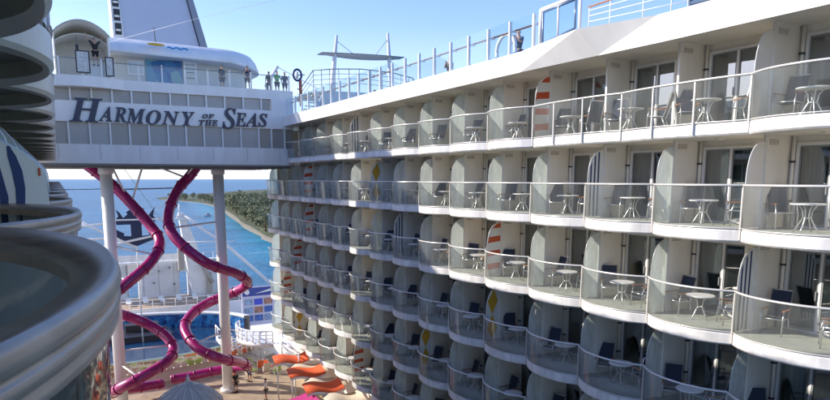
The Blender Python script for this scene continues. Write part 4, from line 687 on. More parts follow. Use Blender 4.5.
# ------------------------------------------------------------------ funnel
fn_ = thing('funnel', 'huge flat blue-grey funnel housing rising behind the deck house', 'funnel', (11, 82, 6))
m = MB(); m.prism([(7.9, 6), (16.6, 6), (15.55, 16), (14.35, 20.2), (9.2, 40), (7.2, 40), (7.5, 20)], XZ(80), 0, 9) if False else None
m = MB(); m.prism([(7.8, 5), (18.4, 5), (15.5, 16), (14.5, 20.2), (10.5, 38), (6.6, 38), (7.35, 19.5)], XZ(80.3), 0, 9); obj('housing', m.mesh('housing', funnelm), fn_, (0, 0, 0))
m = MB(); m.prism([(6.75, 5), (8.0, 5), (7.6, 16), (7.35, 19.5), (6.5, 38), (5.6, 38), (6.5, 19.2)], XZ(79.9), 0, 3, 0); obj('side_frame', m.mesh('side_frame', white), fn_, (0, 0, 0))
for k in range(8):
    z = 15.6 + k * 1.45; dx = -(z - 16) * .045
    m = MB(); m.box((6.78 + dx, 79.82, z), (7.42 + dx, 79.898, z + 1.2)); o = obj('window', m.mesh('window', dark), fn_, (0, 0, 0))
    obj('sill', MB().box((6.85 + dx, 79.74, z + .35), (7.35 + dx, 79.82, z + .55)).mesh('sill', cream2), o, (0, 0, 0))
m = MB(); m.prism([(18.4, 5), (19.2, 5), (16.35, 16), (15.2, 20.3), (11.5, 38), (10.7, 38), (14.6, 20.2), (15.6, 16)], XZ(79.9), 0, 2.5); obj('strut', m.mesh('strut', mat('strut_grey', (.25, .27, .33), .5)), fn_, (0, 0, 0))
an = thing('antenna', 'thin dark whip antenna on the deck house roof in front of the funnel', 'antenna', (7.0, 51.5, 9.8)); 
obj('whip', MB().tube([(0, 0, 0), (-.05, 0, 1.0)], .03, 6).mesh('whip', dark), an, (0, 0, 0), local=True); obj('base', MB().box((-.06, -.06, 0), (.06, .06, .12)).mesh('base', grey), an, (0, 0, 0), local=True)
o = obj('stay_cable', MB().tube([(3.7, 50, 9.15), (9, 44, 10.2), (22.6, 32, 12.9)], .011, 5).mesh('stay_cable', white), None, (0, 0, 0), label='thin pale cable running up to the right across the sky', cat='cable')

# ------------------------------------------------------------------ people
def grow(name, verts, edges, radii, m, levels=1):
    me = bpy.data.meshes.new(name); me.from_pydata(verts, edges, []); o = bpy.data.objects.new('tmp', me); COL.objects.link(o)
    sk = o.modifiers.new('s', 'SKIN'); sk.use_smooth_shade = True
    for i, r in enumerate(radii): me.skin_vertices[0].data[i].radius = (r, r) if not isinstance(r, tuple) else r
    me.skin_vertices[0].data[0].use_root = True
    su = o.modifiers.new('u', 'SUBSURF'); su.levels = levels; su.render_levels = levels
    bpy.context.view_layer.update()
    r = bpy.data.meshes.new_from_object(o.evaluated_get(bpy.context.evaluated_depsgraph_get())); bpy.data.objects.remove(o)
    r.materials.clear(); r.materials.append(m); r.name = name
    for p in r.polygons: p.use_smooth = True
    return r
def person(label, loc, rz, shirt, shorts, arms='down', lean=0, cap=None, group=None, hair=hairm):
    t = thing('person', label, 'person', loc, rz, group)
    V = []; E = []; Rr = []
    def v(p, r, parent=None):
        V.append(p); Rr.append(r)
        if parent is not None: E.append((parent, len(V) - 1))
        return len(V) - 1
    ly = lean
    pel = v((0, 0, .93), (.15, .11)); wa = v((0, ly * .3, 1.10), (.13, .095), pel); ch = v((0, ly * .6, 1.32), (.155, .105), wa)
    nk = v((0, ly * .8, 1.47), .058, ch); hd0 = v((0, ly * .85 + .01, 1.56), (.068, .078), nk); hd1 = v((0, ly * .85 + .012, 1.66), (.076, .09), hd0); hd2 = v((0, ly * .85, 1.725), (.05, .06), hd1)
    v((0, ly * .85 + .105, 1.615), .014, hd1)
    J = {}
    for s in (-1, 1):
        sh = v((s * .19, ly * .6, 1.41), .06, ch)
        if arms == 'down': el = (s * .245, ly * .6 - .02, 1.12); wr = (s * .235, ly * .6 + .10, .89)
        elif arms == 'rail': el = (s * .25, ly * .6 + .10, 1.15); wr = (s * .17, ly * .6 + .33, 1.08)
        elif arms == 'face': el = (s * .22, ly * .6 + .16, 1.2); wr = (s * .07, ly * .6 + .26, 1.38)
        else: el = (s * .38, ly * .6, 1.60); wr = (s * .46, ly * .6 + .05, 1.85)
        e = v(el, .043, sh); w = v(wr, .028, e); d = (Vector(wr) - Vector(el)).normalized()
        hp = v(tuple(Vector(wr) + d * .06), (.036, .022), w)
        side = Vector((d.z, 0, -d.x)); side = side.normalized() if side.length > .01 else Vector((1, 0, 0))
        for k, ln in enumerate((.070, .082, .076, .060)):
            b0 = Vector(wr) + d * .09 + side * (.03 - .02 * k); f1 = v(tuple(b0), .0095, hp); f2 = v(tuple(b0 + d * ln * .55 + Vector((0, .008, 0))), .0085, f1); v(tuple(b0 + d * ln + Vector((0, .02, -.006))), .007, f2)
        th = v(tuple(Vector(wr) + d * .045 + side * .045), .011, hp); v(tuple(Vector(wr) + d * .085 + side * .058), .009, th)
        J[s] = (el, wr)
        hip = v((s * .10, 0, .86), .095, pel); kn = v((s * .12, .02, .49), .058, hip); an_ = v((s * .125, -.02, .09), .038, kn); v((s * .14, .10, .04), .035, an_)
    obj('body', grow('body', V, E, Rr, skin, 1), t, (0, 0, 0), local=True)
    # shirt
    V2 = [(0, 0, .92), (0, ly * .3, 1.10), (0, ly * .6, 1.32), (0, ly * .72, 1.42)]; E2 = [(0, 1), (1, 2), (2, 3)]; R2 = [(.175, .13), (.155, .115), (.18, .125), (.09, .08)]
    for s in (-1, 1):
        b = len(V2); V2.append((s * .195, ly * .6, 1.41)); E2.append((2, b)); R2.append(.075)
        el = Vector(J[s][0]); V2.append(tuple(Vector((s * .195, ly * .6, 1.41)).lerp(el, .85))); E2.append((b, b + 1)); R2.append(.06)
    obj('shirt', grow('shirt', V2, E2, R2, shirt), t, (0, 0, 0), local=True)
    V3 = [(0, 0, .95), (.105, 0, .85), (.12, .015, .52), (-.105, 0, .85), (-.12, .015, .52)]
    obj('shorts', grow('shorts', V3, [(0, 1), (1, 2), (0, 3), (3, 4)], [(.165, .125), .112, .082, .112, .082], shorts), t, (0, 0, 0), local=True)
    m = MB(); cx, cz = ly * .85 - .012, 1.675
    rows = []
    for i in range(6):
        a = i / 5 * R(105); rows.append([(.086 * math.sin(a) * math.cos(q), cx + .098 * math.sin(a) * math.sin(q) - .02 * (i > 3), cz + .085 * math.cos(a) + (.02 if math.sin(q) > .5 and i > 3 else 0)) for q in [2 * math.pi * j / 12 for j in range(12)]])
    m.grid(rows, 0, True, True); obj('cap' if cap else 'hair', m.mesh('hair', cap or hair), t, (0, 0, 0), local=True)
    m = MB()
    for s in (-1, 1): m.box((s * .125 - .05, -.07, 0), (s * .125 + .06, .17, .075))
    obj('shoes', m.mesh('shoes', blackc), t, (0, 0, 0), local=True)
    return t
person('person in grey shirt and dark shorts standing left of the blue-shirted one on the bridge', (11.0, 48.6, 6.3), R(200), greyc, greyc)
person('person in blue shirt and grey shorts at the bridge rail, hands near the face', (12.65, 47.9, 6.3), R(165), bluec, greyc, 'face')
person('person in bright green shirt near the right end of the bridge rail', (15.2, 49.0, 6.3), R(190), dgreen, blackc, 'rail')
person('person in dark clothes left of the green shirt at the bridge end', (14.75, 49.6, 6.3), R(150), blackc, greyc)
person('person in blue top right of the green shirt on the bridge', (15.9, 49.3, 6.3), R(170), bluec, bluec)
person('person in grey shirt behind the windscreen, arms folded up, left of the white hoop', (18.1, 28.9, 4.4), R(110), greyc, greyc, 'face')
person('person in dark shirt and white cap behind the windscreen by the hoop', (17.42, 22.37, 4.4), R(110), bluec, bluec, 'face', cap=white)
person('person in dark clothes low behind the windscreen at its far end', (20.0, 41.9, 4.4), R(100), blackc, greyc, 'rail')
person('person in pink top low behind the windscreen at its far end', (19.7, 43.9, 4.4), R(80), pinkc, greyc)
person('person in black walking on the wooden deck at the foot of the right pillar', (11.3, 50.0, -17), R(200), blackc, blackc)
person('person in pink top walking on the wooden deck beside the deck chairs', (13.0, 52.2, -17), R(130), pinkc, bluec)
person('person in white shirt on the wooden deck near the orange awnings', (12.9, 47.0, -17), R(60), white, greyc)
ac = person('dark acrobat figure with both arms raised above the white counter', (2.75, 47.3, 7.15), R(190), blackc, blackc, 'up', cap=bluec)
# life ring arch (white hoop) on the top deck
hp_ = thing('white_hoop', 'white arched hoop standing behind the windscreen between the two people', 'hoop', (16.4, 21.9, 4.4))
m = MB(); m.tube([(0, -.62 * math.cos(a), .75 + 0.62 * math.sin(a)) for a in [math.pi * i / 14 for i in range(15)]] , .075, 8); m.tube([(0, -.62, .75), (0, -.6, 0)], .075, 8); m.tube([(0, .62, .75), (0, .6, 0)], .075, 8)
obj('arch', m.mesh('arch', white), hp_, (0, 0, 0), local=True); obj('foot', MB().box((-.15, -.75, 0), (.15, -.45, .05)).box((-.15, .45, 0), (.15, .75, .05)).mesh('foot', grey), hp_, (0, 0, 0), local=True)
lr = thing('life_ring', 'life ring on an orange stand where the bridge meets the ship side', 'life ring', (17.0, 49.5, 6.2))
m = MB(); rows = []
m.tube([(.33 * math.cos(a), 0, 1.75 + .42 * math.sin(a)) for a in [2 * math.pi * i / 20 for i in range(21)]], .085, 8, cap=False)
obj('ring', m.mesh('ring', stripe_navy), lr, (0, 0, 0), local=True)
m = MB(); m.tube([(0, .1, 1.75), (.62, .1, 1.82)], .06, 6); m.tube([(0, .1, 1.5), (0, .1, 2.0)], .1, 6); obj('bracket', m.mesh('bracket', surfw), lr, (0, 0, 0), local=True)
m = MB(); m.tube([(.25, 0, -.6), (.22, 0, 1.35)], .13, 8); obj('stand', m.mesh('stand', mat('terracotta', (.42, .14, .08), .6)), lr, (0, 0, 0), local=True)

# ------------------------------------------------------------------ upper aft platform and shade sail frame
ap = thing('aft_viewing_platform', 'raised deck platform with curved steel rails and a sloping stair, behind the windscreen', 'platform', (23, 53, 4.4))
m = MB(); P = [(19.6, 53), (21.2, 52.2), (23.5, 51.8), (26.5, 52), (29, 52.8), (30, 54)]
for i in range(5): m.face([(P[i][0], P[i][1], 4.4), (P[i + 1][0], P[i + 1][1], 4.4), (P[i + 1][0], P[i + 1][1], 7.3), (P[i][0], P[i][1], 7.3)])
m.face([(x, y, 7.3) for x, y in P] + [(30, 60, 7.3), (19.6, 60, 7.3)])
obj('base', m.mesh('base', white), ap, (0, 0, 0))
m = MB()
for k, z in enumerate((9.0, 8.6, 8.2, 7.8)): m.tube([(x, y, z + .25 * math.sin((x - 19.6) / 10 * math.pi)) for x, y in P], .045 if k == 0 else .022, 6)
for i in range(14):
    f = i / 13 * 4.999; a = int(f); g = f - a; x = P[a][0] * (1 - g) + P[a + 1][0] * g; y = P[a][1] * (1 - g) + P[a + 1][1] * g
    m.tube([(x, y, 7.3), (x, y, 9.0 + .25 * math.sin((x - 19.6) / 10 * math.pi))], .03, 6)
for k, dz in enumerate((0, -.4, -.8)): m.tube([(19.6, 53, 9.0 + dz), (17.5, 50.5, 7.0 + dz), (17.0, 49.5, 6.9 + dz)], .045 if k == 0 else .022, 6)
obj('rails', m.mesh('rails', grey), ap, (0, 0, 0))
m = MB()
for i in range(9): m.box((17.3 + i * .28, 50.4 + i * .3, 4.6 + i * .32), (18.1 + i * .28, 50.75 + i * .3, 4.66 + i * .32))
m.tube([(18.2, 50.2, 4.6), (20.5, 52.8, 7.3)], .09, 6); obj('stair', m.mesh('stair', white), ap, (0, 0, 0))
ss = thing('shade_wing', 'thin flat wing canopy carried by two tall grey masts against the sky', 'canopy', (28, 62, 4.4))
for x, h, dx in ((25.0, 14.1, .5), (31.5, 14.9, -.3)):
    obj('mast', MB().tube([(x - dx * .0, 62, 4.4), (x, 62, 10), (x + dx, 62, h)], .25, 8, rads=[.34, .28, .13]).mesh('mast', mat('mast_grey', (.62, .63, .66), .5)), ss, (0, 0, 0))
m = MB(); N = 14; rt = []; rb = []
for i in range(N + 1):
    x = 23.8 + 9.3 * i / N; f = i / N; th = .42 * math.sin(math.pi * f) ** .6; zc = 12.25 + .35 * f
    rt.append([(x, 61.4 + 1.2 * (1 - math.sin(math.pi * f)) * .3, zc + .05), (x, 62.2, zc + .05 + th * .3), (x, 63.2, zc + .05)]); rb.append([(x, 61.4 + 1.2 * (1 - math.sin(math.pi * f)) * .3, zc), (x, 62.2, zc - th), (x, 63.2, zc)])
m.grid(rt, 0, True); m.grid(rb, 0, True); obj('wing', m.mesh('wing', mat('wing_grey', (.42, .42, .45), .5)), ss, (0, 0, 0))
for q in ([(25.4, 62, 13.6), (27.2, 62, 12.5)], [(31.2, 62, 14.3), (29.8, 62, 12.6)]): obj('cable', MB().tube(q, .03, 5).mesh('cable', grey), ss, (0, 0, 0))
arm = thing('crane_arm', 'small white slanted davit arm behind the people at the right end of the bridge', 'davit', (17, 56, 6.3))
obj('boom', MB().tube([(0, 0, 0), (-.6, 0, 1.6), (.5, 0, 3.3)], .17, 8, rads=[.22, .18, .12]).mesh('boom', white), arm, (0, 0, 0), local=True); obj('cable', MB().tube([(.5, 0, 3.2), (4.2, 0, 1.6)], .025, 5).mesh('cable', grey), arm, (0, 0, 0), local=True)

# ------------------------------------------------------------------ pillars
for x, lab in ((3.05, 'left white steel pillar under the bridge, nearest the big curved rail'), (10.82, 'white steel pillar right, with a magenta slide coiled around it')):
    t = thing('pillar', lab, 'pillar', (x, 50.6, -17))
    m = MB(); m.tube([(0, 0, .3), (0, 0, 17.85)], .41, 20); obj('shaft', m.mesh('shaft', white), t, (0, 0, 0), local=True)
    m = MB(); m.tube([(0, 0, 0), (0, 0, .3)], .6, 20); obj('base', m.mesh('base', white), t, (0, 0, 0), local=True)
    m = MB(); m.tube([(0, 0, 17.3), (0, 0, 17.85)], .5, 20); obj('collar', m.mesh('collar', white), t, (0, 0, 0), local=True)

# ------------------------------------------------------------------ slides
def catmull(P, n=10):
    P = [Vector(p) for p in P]; out = []
    for i in range(len(P) - 1):
        p0 = P[max(i - 1, 0)]; p1 = P[i]; p2 = P[i + 1]; p3 = P[min(i + 2, len(P) - 1)]
        for k in range(n):
            t = k / n; out.append(.5 * ((2 * p1) + (-p0 + p2) * t + (2 * p0 - 5 * p1 + 4 * p2 - p3) * t * t + (-p0 + 3 * p1 - 3 * p2 + p3) * t ** 3))
    out.append(P[-1]); return out
SR = [(9.94, 52.3, 1.41), (9.1, 52.6, 0.18), (8.09, 52.2, -0.89), (7.07, 50.6, -2.71), (7.2, 49.0, -4.23), (9.0, 47.8, -6.04), (11.7, 49.3, -7.32), (12.74, 50.6, -8.3), (12.11, 52.3, -9.24), (10.38, 53.0, -9.95), (8.7, 52.2, -10.64), (7.81, 50.8, -11.47), (8.25, 48.6, -12.53), (9.73, 47.8, -13.39), (11.56, 49.3, -14.34), (12.46, 50.6, -15.1), (11.79, 52.2, -15.6), (10.04, 53.0, -15.9), (8.52, 53.2, -16.1), (6.9, 53.4, -16.2)]
SL = [(1.54, 52.0, 1.29), (2.76, 52.3, 0.24), (4.02, 52.4, -1.01), (5.82, 51.3, -3.45), (6.28, 50.0, -4.71), (5.34, 48.5, -5.96), (3.56, 47.6, -7.27), (2.47, 48.2, -8.18), (2.01, 50.0, -8.95), (2.71, 51.5, -9.73), (4.09, 52.2, -10.47), (5.44, 52.0, -11.21), (6.49, 51.0, -12.07), (6.77, 50.0, -12.9), (5.94, 48.6, -13.44), (4.1, 47.6, -14.01), (2.81, 48.3, -14.75), (2.41, 50.0, -15.5), (3.32, 51.5, -15.9), (4.77, 52.2, -16.1), (6.18, 52.6, -16.2)]
STR = {'R': [((6.46, 50.4, .85), 14), ((9.05, 50.6, .9), 12), ((10.82, 50.6, -6.4), 66), ((10.82, 50.6, -9.2), 86), ((10.82, 50.6, -12), 118), ((10.82, 50.6, -14.8), 146), ((10.82, 50.6, -3.3), 36)],
       'L': [((3.44, 50.2, .85), 22), ((5.46, 50.2, .87), 24), ((3.05, 50.6, -4.8), 46), ((3.05, 50.6, -7.0), 58), ((3.05, 50.6, -12.6), 126), ((3.05, 50.6, -13.6), 150), ((3.05, 50.6, -15), 182)]}
for P, k, lab in ((SR, 'R', 'right magenta tube slide spiralling down around the right white pillar'), (SL, 'L', 'left magenta tube slide spiralling down behind the left white pillar')):
    c = catmull(P); t = thing('tube_slide', lab, 'slide', tuple(P[-1][:2]) + (-17,))
    obj('tube', MB().tube(c, .385, 18).mesh('tube', slidem), t, (0, 0, 0))
    i = 8
    while i < len(c) - 2:
        d = (c[i + 1] - c[i - 1]).normalized(); obj('flange', MB().tube([c[i] - d * .045, c[i] + d * .035], .44, 18).mesh('flange', slided), t, (0, 0, 0)); i += 9
    for a, i in STR[k]:
        i = min(i, len(c) - 1); q = c[i]
        m = MB(); m.tube([a, q + Vector((0, 0, .3 if a[2] > 0 else 0))], .07, 8); m.tube([q - Vector((0, 0, .42)), q + Vector((0, 0, .42))], .10, 6)
        obj('strut', m.mesh('strut', white), t, (0, 0, 0))

# ------------------------------------------------------------------ aft theatre
wt = lambda: None
obj('boardwalk_deck', MB().box((-3, -5, -17.4), (17.45, 98, -17.0)).mesh('boardwalk_deck', floorb), None, (0, 0, 0), kind='structure')
# hull under the decks
obj('ship_hull', MB().box((-8, -6, -38.4), (25, 97, -17.45)).mesh('ship_hull', white), None, (0, 0, 0), label='white ship hull carrying the open wooden deck above the water', cat='ship hull')
pool = thing('stage_pool', 'dark blue oval pool with blue mosaic rim wall at the foot of the seats', 'pool', (8.5, 66, -17))
def ell(cx, cy, rx, ry, n=40, a0=0, a1=360): return [(cx + rx * math.cos(R(a0 + (a1 - a0) * i / n)), cy + ry * math.sin(R(a0 + (a1 - a0) * i / n))) for i in range(n + 1)]
m = MB(); m.face([(x, y, -16.9) for x, y in ell(4, 69, 12.6, 7.3, 40)[:-1]]); obj('water', m.mesh('water', poolw), pool, (0, 0, 0))
E1 = ell(4, 69, 13.2, 7.8, 40, 8, 172)
m = MB(); m.grid([[(x, y, -17) for x, y in E1], [(x, y, -15.4) for x, y in E1]], 0, True); obj('rim_wall', m.mesh('rim_wall', mosaic), pool, (0, 0, 0))
m = MB(); E2 = ell(4, 69, 13.9, 8.4, 40, 8, 172)
m.grid([[(x, y, -15.4) for x, y in E1], [(x, y, -15.4) for x, y in E2]], 0, False); m.grid([[(x, y, -15.4) for x, y in E1], [(x, y, -15.15) for x, y in E1]], 0, True); m.grid([[(x, y, -15.15) for x, y in E1], [(x, y, -15.15) for x, y in E2]], 0, False); m.grid([[(x, y, -17) for x, y in E2], [(x, y, -15.15) for x, y in E2]], 0, True)
obj('coping', m.mesh('coping', white), pool, (0, 0, 0))
m = MB(); m.box((3.2, 70.5, -16.89), (9.6, 74.5, -16.3)); m.box((5.2, 73, -16.3), (8.6, 74.5, -15.6)); obj('stage', m.mesh('stage', dark), pool, (0, 0, 0))
m = MB(); m.grid([[(x, y, -16.86) for x, y in ell(4, 69, 12.6, 7.3, 40, 180, 360)], [(x, y, -16.75) for x, y in ell(4, 69, 13.2, 7.9, 40, 180, 360)]], 0, False)
obj('edge', m.mesh('edge', floorb), pool, (0, 0, 0))
# seat rows
seatcols = [mat('seat_orange', (.72, .14, .05), .6), mat('seat_white', (.66, .60, .52), .6), mat('seat_lime', (.35, .50, .12), .6), mat('seat_brown', (.34, .22, .15), .6)]
for k in range(8):
    rx, ry = 13.6 + k * .62, 8.3 + k * .74; z = -16.97 + k * .10
    E_ = ell(4, 69, rx, ry, 44, 235, 340 - k * 3); Eo = ell(4, 69, rx + .36, ry + .40, 44, 235, 340 - k * 3)
    m = MB()
    m.grid([[(x, y, z + .42) for x, y in E_], [(x, y, z + .42) for x, y in Eo]], 1, False); m.grid([[(x, y, -17) for x, y in E_], [(x, y, z + .42) for x, y in E_]], 1, False)
    t = thing('seat_row', '%s curved row of theatre seats counted from the pool' % ORD[k + 1], 'seating', (8.5, 66.5 - ry, -17), group='curved theatre seat rows facing the pool')
    obj('bench', m.mesh('bench', seatcols), t, (0, 0, 0))
    m = MB(); rr = random.Random(k); n = 44
    for i in range(n):
        a = Vector((*Eo[i], z + .42)); b = Vector((*Eo[i + 1], z + .42)); c_ = a.lerp(b, .08); d_ = a.lerp(b, .92)
        m.face([c_, d_, d_ + Vector((0, 0, .40)), c_ + Vector((0, 0, .40))], rr.choice([0, 1, 1, 1, 1, 3, 3, 1, 3, 1, 2]))
    obj('backs', m.mesh('backs', seatcols), t, (0, 0, 0))
pr_ = thing('pale_green_rail', 'pale green rail running across the theatre seats', 'railing', (6, 57.2, -17))
m = MB(); Er = ell(4, 69, 15.5, 11.0, 24, 250, 325)
m.tube([(x, y, -15.6) for x, y in Er], .09, 6); m.tube([(x, y, -16.0) for x, y in Er], .04, 6)
for x, y in Er[::2]: m.tube([(x, y, -17), (x, y, -15.6)], .04, 6)
obj('rail', m.mesh('rail', mat('pale_green', (.42, .58, .52), .5)), pr_, (0, 0, 0)); 
# deck chairs on the wooden deck
cm = {}
def lounge(col):
    m = MB(); m.box((-.28, -.28, .30), (.28, .28, .36), 1); 
    m.face([(-.28, .26, .34), (.28, .26, .34), (.28, .55, 1.05), (-.28, .55, 1.05)], 1)
    for x in (-.27, .27): m.tube([(x, -.28, 0), (x, .1, .35), (x, .55, 1.06)], .022, 5, 0); m.tube([(x, .45, 0), (x, -.1, .35)], .022, 5, 0); m.tube([(x, -.25, .55), (x, .42, .58)], .025, 5, 0)
    return m
for k, (x, y, c_, nm) in enumerate([(12.9, 56.1, 0, 'orange'), (13.6, 55.6, 1, 'white'), (14.2, 56.0, 2, 'green'), (14.7, 55.0, 0, 'orange'), (13.9, 54.5, 2, 'green'), (14.9, 53.9, 1, 'white'), (15.5, 54.8, 0, 'orange'), (12.2, 56.4, 2, 'green'), (11.9, 53.9, 0, 'orange'), (15.6, 53.2, 2, 'green'), (13.3, 53.4, 1, 'white')]):
    if nm not in cm: cm[nm] = lounge(nm).mesh('deck_chair', [white, seatcols[c_]])
    o = obj('deck_chair', cm[nm], None, (x, y, -17), R(150 + 40 * math.sin(k * 3)), label='%s sling deck chair with white frame, %s from the front on the wooden deck' % (nm, ORD[k + 1]), cat='deck chair', group='bright deck chairs on the wooden deck')
# stern wall and pylon
sw = thing('stern_theatre_wall', 'broad white curved wall with railing on top behind the pool', 'wall', (11.5, 88, -17))
m = MB()
segs = [(2, 7.0), (8.2, 13.25), (14.25, 19.2)]
def cy(x): return 88.6 - .02 * (x - 10) ** 2
for a, b in segs:
    n = 6; xs_ = [a + (b - a) * i / n for i in range(n + 1)]
    m.grid([[(x, cy(x), -17) for x in xs_], [(x, cy(x), -10.6) for x in xs_]], 0, True); m.grid([[(x, cy(x), -10.6) for x in xs_], [(x, cy(x) + .5, -10.6) for x in xs_]], 0, True); m.grid([[(x, cy(x) + .5, -17) for x in xs_], [(x, cy(x) + .5, -10.6) for x in xs_]], 0, True)
    m.face([(a, cy(a), -17), (a, cy(a) + .5, -17), (a, cy(a) + .5, -10.6), (a, cy(a), -10.6)]); m.face([(b, cy(b), -17), (b, cy(b) + .5, -17), (b, cy(b) + .5, -10.6), (b, cy(b), -10.6)])
m.box((7.0, 88.2, -12.2), (8.2, 88.7, -10.6)); m.box((13.25, 88.2, -12.2), (14.25, 88.7, -10.6))
obj('wall', m.mesh('wall', lagw), sw, (0, 0, 0))
m = MB(); m.box((2, 87.2, -10.75), (19.2, 87.9, -10.55)); 
for k in range(14): m.box((2.5 + k * 1.25, 87.3, -10.55), (2.62 + k * 1.25, 87.4, -9.7))
m.tube([(2, 87.35, -9.7), (19.2, 87.35, -9.7)], .05, 6); m.face([(2, 87.36, -10.5), (13, 87.36, -10.5), (13, 87.36, -9.75), (2, 87.36, -9.75)])
obj('top_railing', m.mesh('top_railing', white), sw, (0, 0, 0))
m = MB()
for x, z in ((9.2, -11.9), (10.6, -12.1), (11.9, -11.7), (5.2, -12.0), (15.4, -12.3), (9.9, -13.6), (12.4, -13.9)): m.box((x, 87.9, z), (x + .25, 88.3, z + .25))
obj('floodlight', m.mesh('floodlight', grey), sw, (0, 0, 0))
m = MB(); m.box((1, 80.5, -15.6), (20.5, 88, -15.4)); m.box((1, 80.3, -17), (20.5, 80.5, -15.3)); obj('terrace', m.mesh('terrace', lagw), sw, (0, 0, 0))
m = MB(); m.tube([(1, 80.4, -14.3), (20.5, 80.4, -14.3)], .05, 6); m.tube([(1, 80.4, -14.8), (20.5, 80.4, -14.8)], .03, 6)
for k in range(16): m.tube([(1.2 + k * 1.28, 80.4, -15.3), (1.2 + k * 1.28, 80.4, -14.3)], .035, 5)
obj('terrace_rail', m.mesh('terrace_rail', white), sw, (0, 0, 0))
tm = mat('terrace_tan', (.50, .36, .24), .7, noise=.25, nscale=1.5)
obj('planks', MB().box((1.2, 80.6, -15.39), (20.3, 87.9, -15.37)).mesh('planks', tm), sw, (0, 0, 0))
m = MB()
for k in range(9):
    x = 3.1 + k * 1.9
    m.box((x, cy(x) - .03, -15.3), (x + .03, cy(x) - .002, -10.9))
obj('seams', m.mesh('seams', grey), sw, (0, 0, 0))
for k in range(9):
    x = 2.6 + k * 1.95
    t = thing('sun_lounger', 'white sun lounger on the terrace behind the pool, %s from the left' % ORD[k + 1], 'sun lounger', (x, 83.5, -15.37), R(90 + 6 * math.sin(k * 2)), 'white loungers on the pool terrace')
    obj('bed', MB().box((-.6, -.3, .3), (.5, .3, .38)).mesh('bed', surfw), t, (0, 0, 0), local=True)
    bb = MB(); bb.face([(.5, -.3, .34), (.5, .3, .34), (1.0, .3, .8), (1.0, -.3, .8)]); obj('backrest', bb.mesh('backrest', surfw), t, (0, 0, 0), local=True)
    for lx, ly_ in ((-.5, -.25), (-.5, .25), (.5, -.25), (.5, .25)): obj('leg', MB().box((-.03, -.03, 0), (.03, .03, .3)).mesh('leg', grey), t, (lx, ly_, 0), local=True)
py = thing('leaning_pylon', 'tall white tapered pylon leaning beside the right slide', 'pylon', (15.4, 85, -17))
m = MB(); m.prism([(13.0, -4.3), (13.65, -4.35), (14.9, -8.0), (17.3, -17), (14.6, -17), (13.9, -12.5)], XZ(84.6), 0, .9); obj('blade', m.mesh('blade', lagw), py, (0, 0, 0))
m = MB(); m.tube([(13.1, 84.8, -4.4), (13.2, 84.8, -3.2)], .1, 6); m.box((12.8, 84.7, -5.2), (13.2, 84.9, -4.6)); obj('finial', m.mesh('finial', white), py, (0, 0, 0))
m = MB(); m.tube([(13.7, 84.4, -4.7), (18.6, 83, -8.6), (24.5, 82, -14.5)], .22, 8); m.tube([(13.3, 83, -7.87), (19.5, 83, -8.0)], .10, 6); obj('brace', m.mesh('brace', white), py, (0, 0, 0))
m = MB(); m.box((12.6, 84.0, -11.5), (13.3, 84.5, -8.8)); m.box((16.0, 84, -16), (16.6, 84.5, -12)); m.tube([(15.5, 84, -10.9), (16.6, 84, -13.3)], .3, 8); obj('machinery', m.mesh('machinery', mat('tan_grey', (.38, .34, .29), .6)), py, (0, 0, 0))
tb = thing('truss_frame', 'thin white cross beams between the left pillar and the anchor sign', 'truss', (4, 72, -7))
m = MB()
for a, b in (((-1, 75, -5.2), (7, 75, -4.5)), ((1.2, 70, -3.9), (6.6, 70, -7.0)), ((1.0, 70, -7.2), (9.9, 70, -5.5)), ((-1, 75, -6.4), (7.5, 75, -6.3)), ((8.7, 70, -4.1), (12.5, 78, -4.7))): m.tube([a, b], .12, 8)
obj('beams', m.mesh('beams', white), tb, (0, 0, 0))
for q in ([(4.6, 55, .8), (9.5, 72, -4.7)], [(9.9, 55, .8), (8.2, 72, -4.2)]): obj('cable', MB().tube(q, .02, 5).mesh('cable', grey), tb, (0, 0, 0))
lm = MB().tube([(4.0, 68.0, -17), (5.0, 70, -7)], .1, 6)
# crown and anchor sign
lg = thing('crown_anchor_sign', 'navy blue crown and anchor emblem mounted behind the left slide', 'sign', (6.7, 70, -6.9))
crown = [(4.83, -4.04), (5.05, -3.72), (4.86, -3.05), (5.22, -3.42), (5.5, -3.92), (5.92, -3.55), (5.78, -3.38), (6.63, -2.72), (7.42, -3.38), (7.28, -3.55), (7.70, -3.92), (8.02, -3.5), (8.52, -2.85), (8.3, -3.72), (8.47, -4.04)]
m = MB(); m.prism(crown, XZ(70), 0, .12); obj('crown', m.mesh('crown', logo_mat), lg, (0, 0, 0))
m = MB(); m.box((4.8, 70, -4.16), (8.5, 70.1, -4.06)); obj('band', m.mesh('band', surfw), lg, (0, 0, 0))
anch = [(4.82, -4.2), (8.46, -4.2), (8.46, -4.6), (7.15, -4.6), (7.15, -5.78), (7.85, -5.72), (7.75, -5.5), (8.5, -5.05), (8.6, -5.9), (8.4, -5.86), (8.2, -6.2), (6.64, -6.8), (5.08, -6.2), (4.88, -5.86), (4.68, -5.9), (4.78, -5.05), (5.53, -5.5), (5.43, -5.72), (6.13, -5.78), (6.13, -4.6), (4.82, -4.6)]
m = MB(); m.prism(anch, XZ(70), 0, .12); obj('anchor', m.mesh('anchor', logo_mat), lg, (0, 0, 0))
m = MB(); m.tube([(6.6, 70.4, -17), (6.6, 70.4, -3.2)], .08, 6); m.tube([(4.9, 70.4, -4.4), (8.4, 70.4, -4.4)], .05, 6); obj('support', m.mesh('support', white), lg, (0, 0, 0))
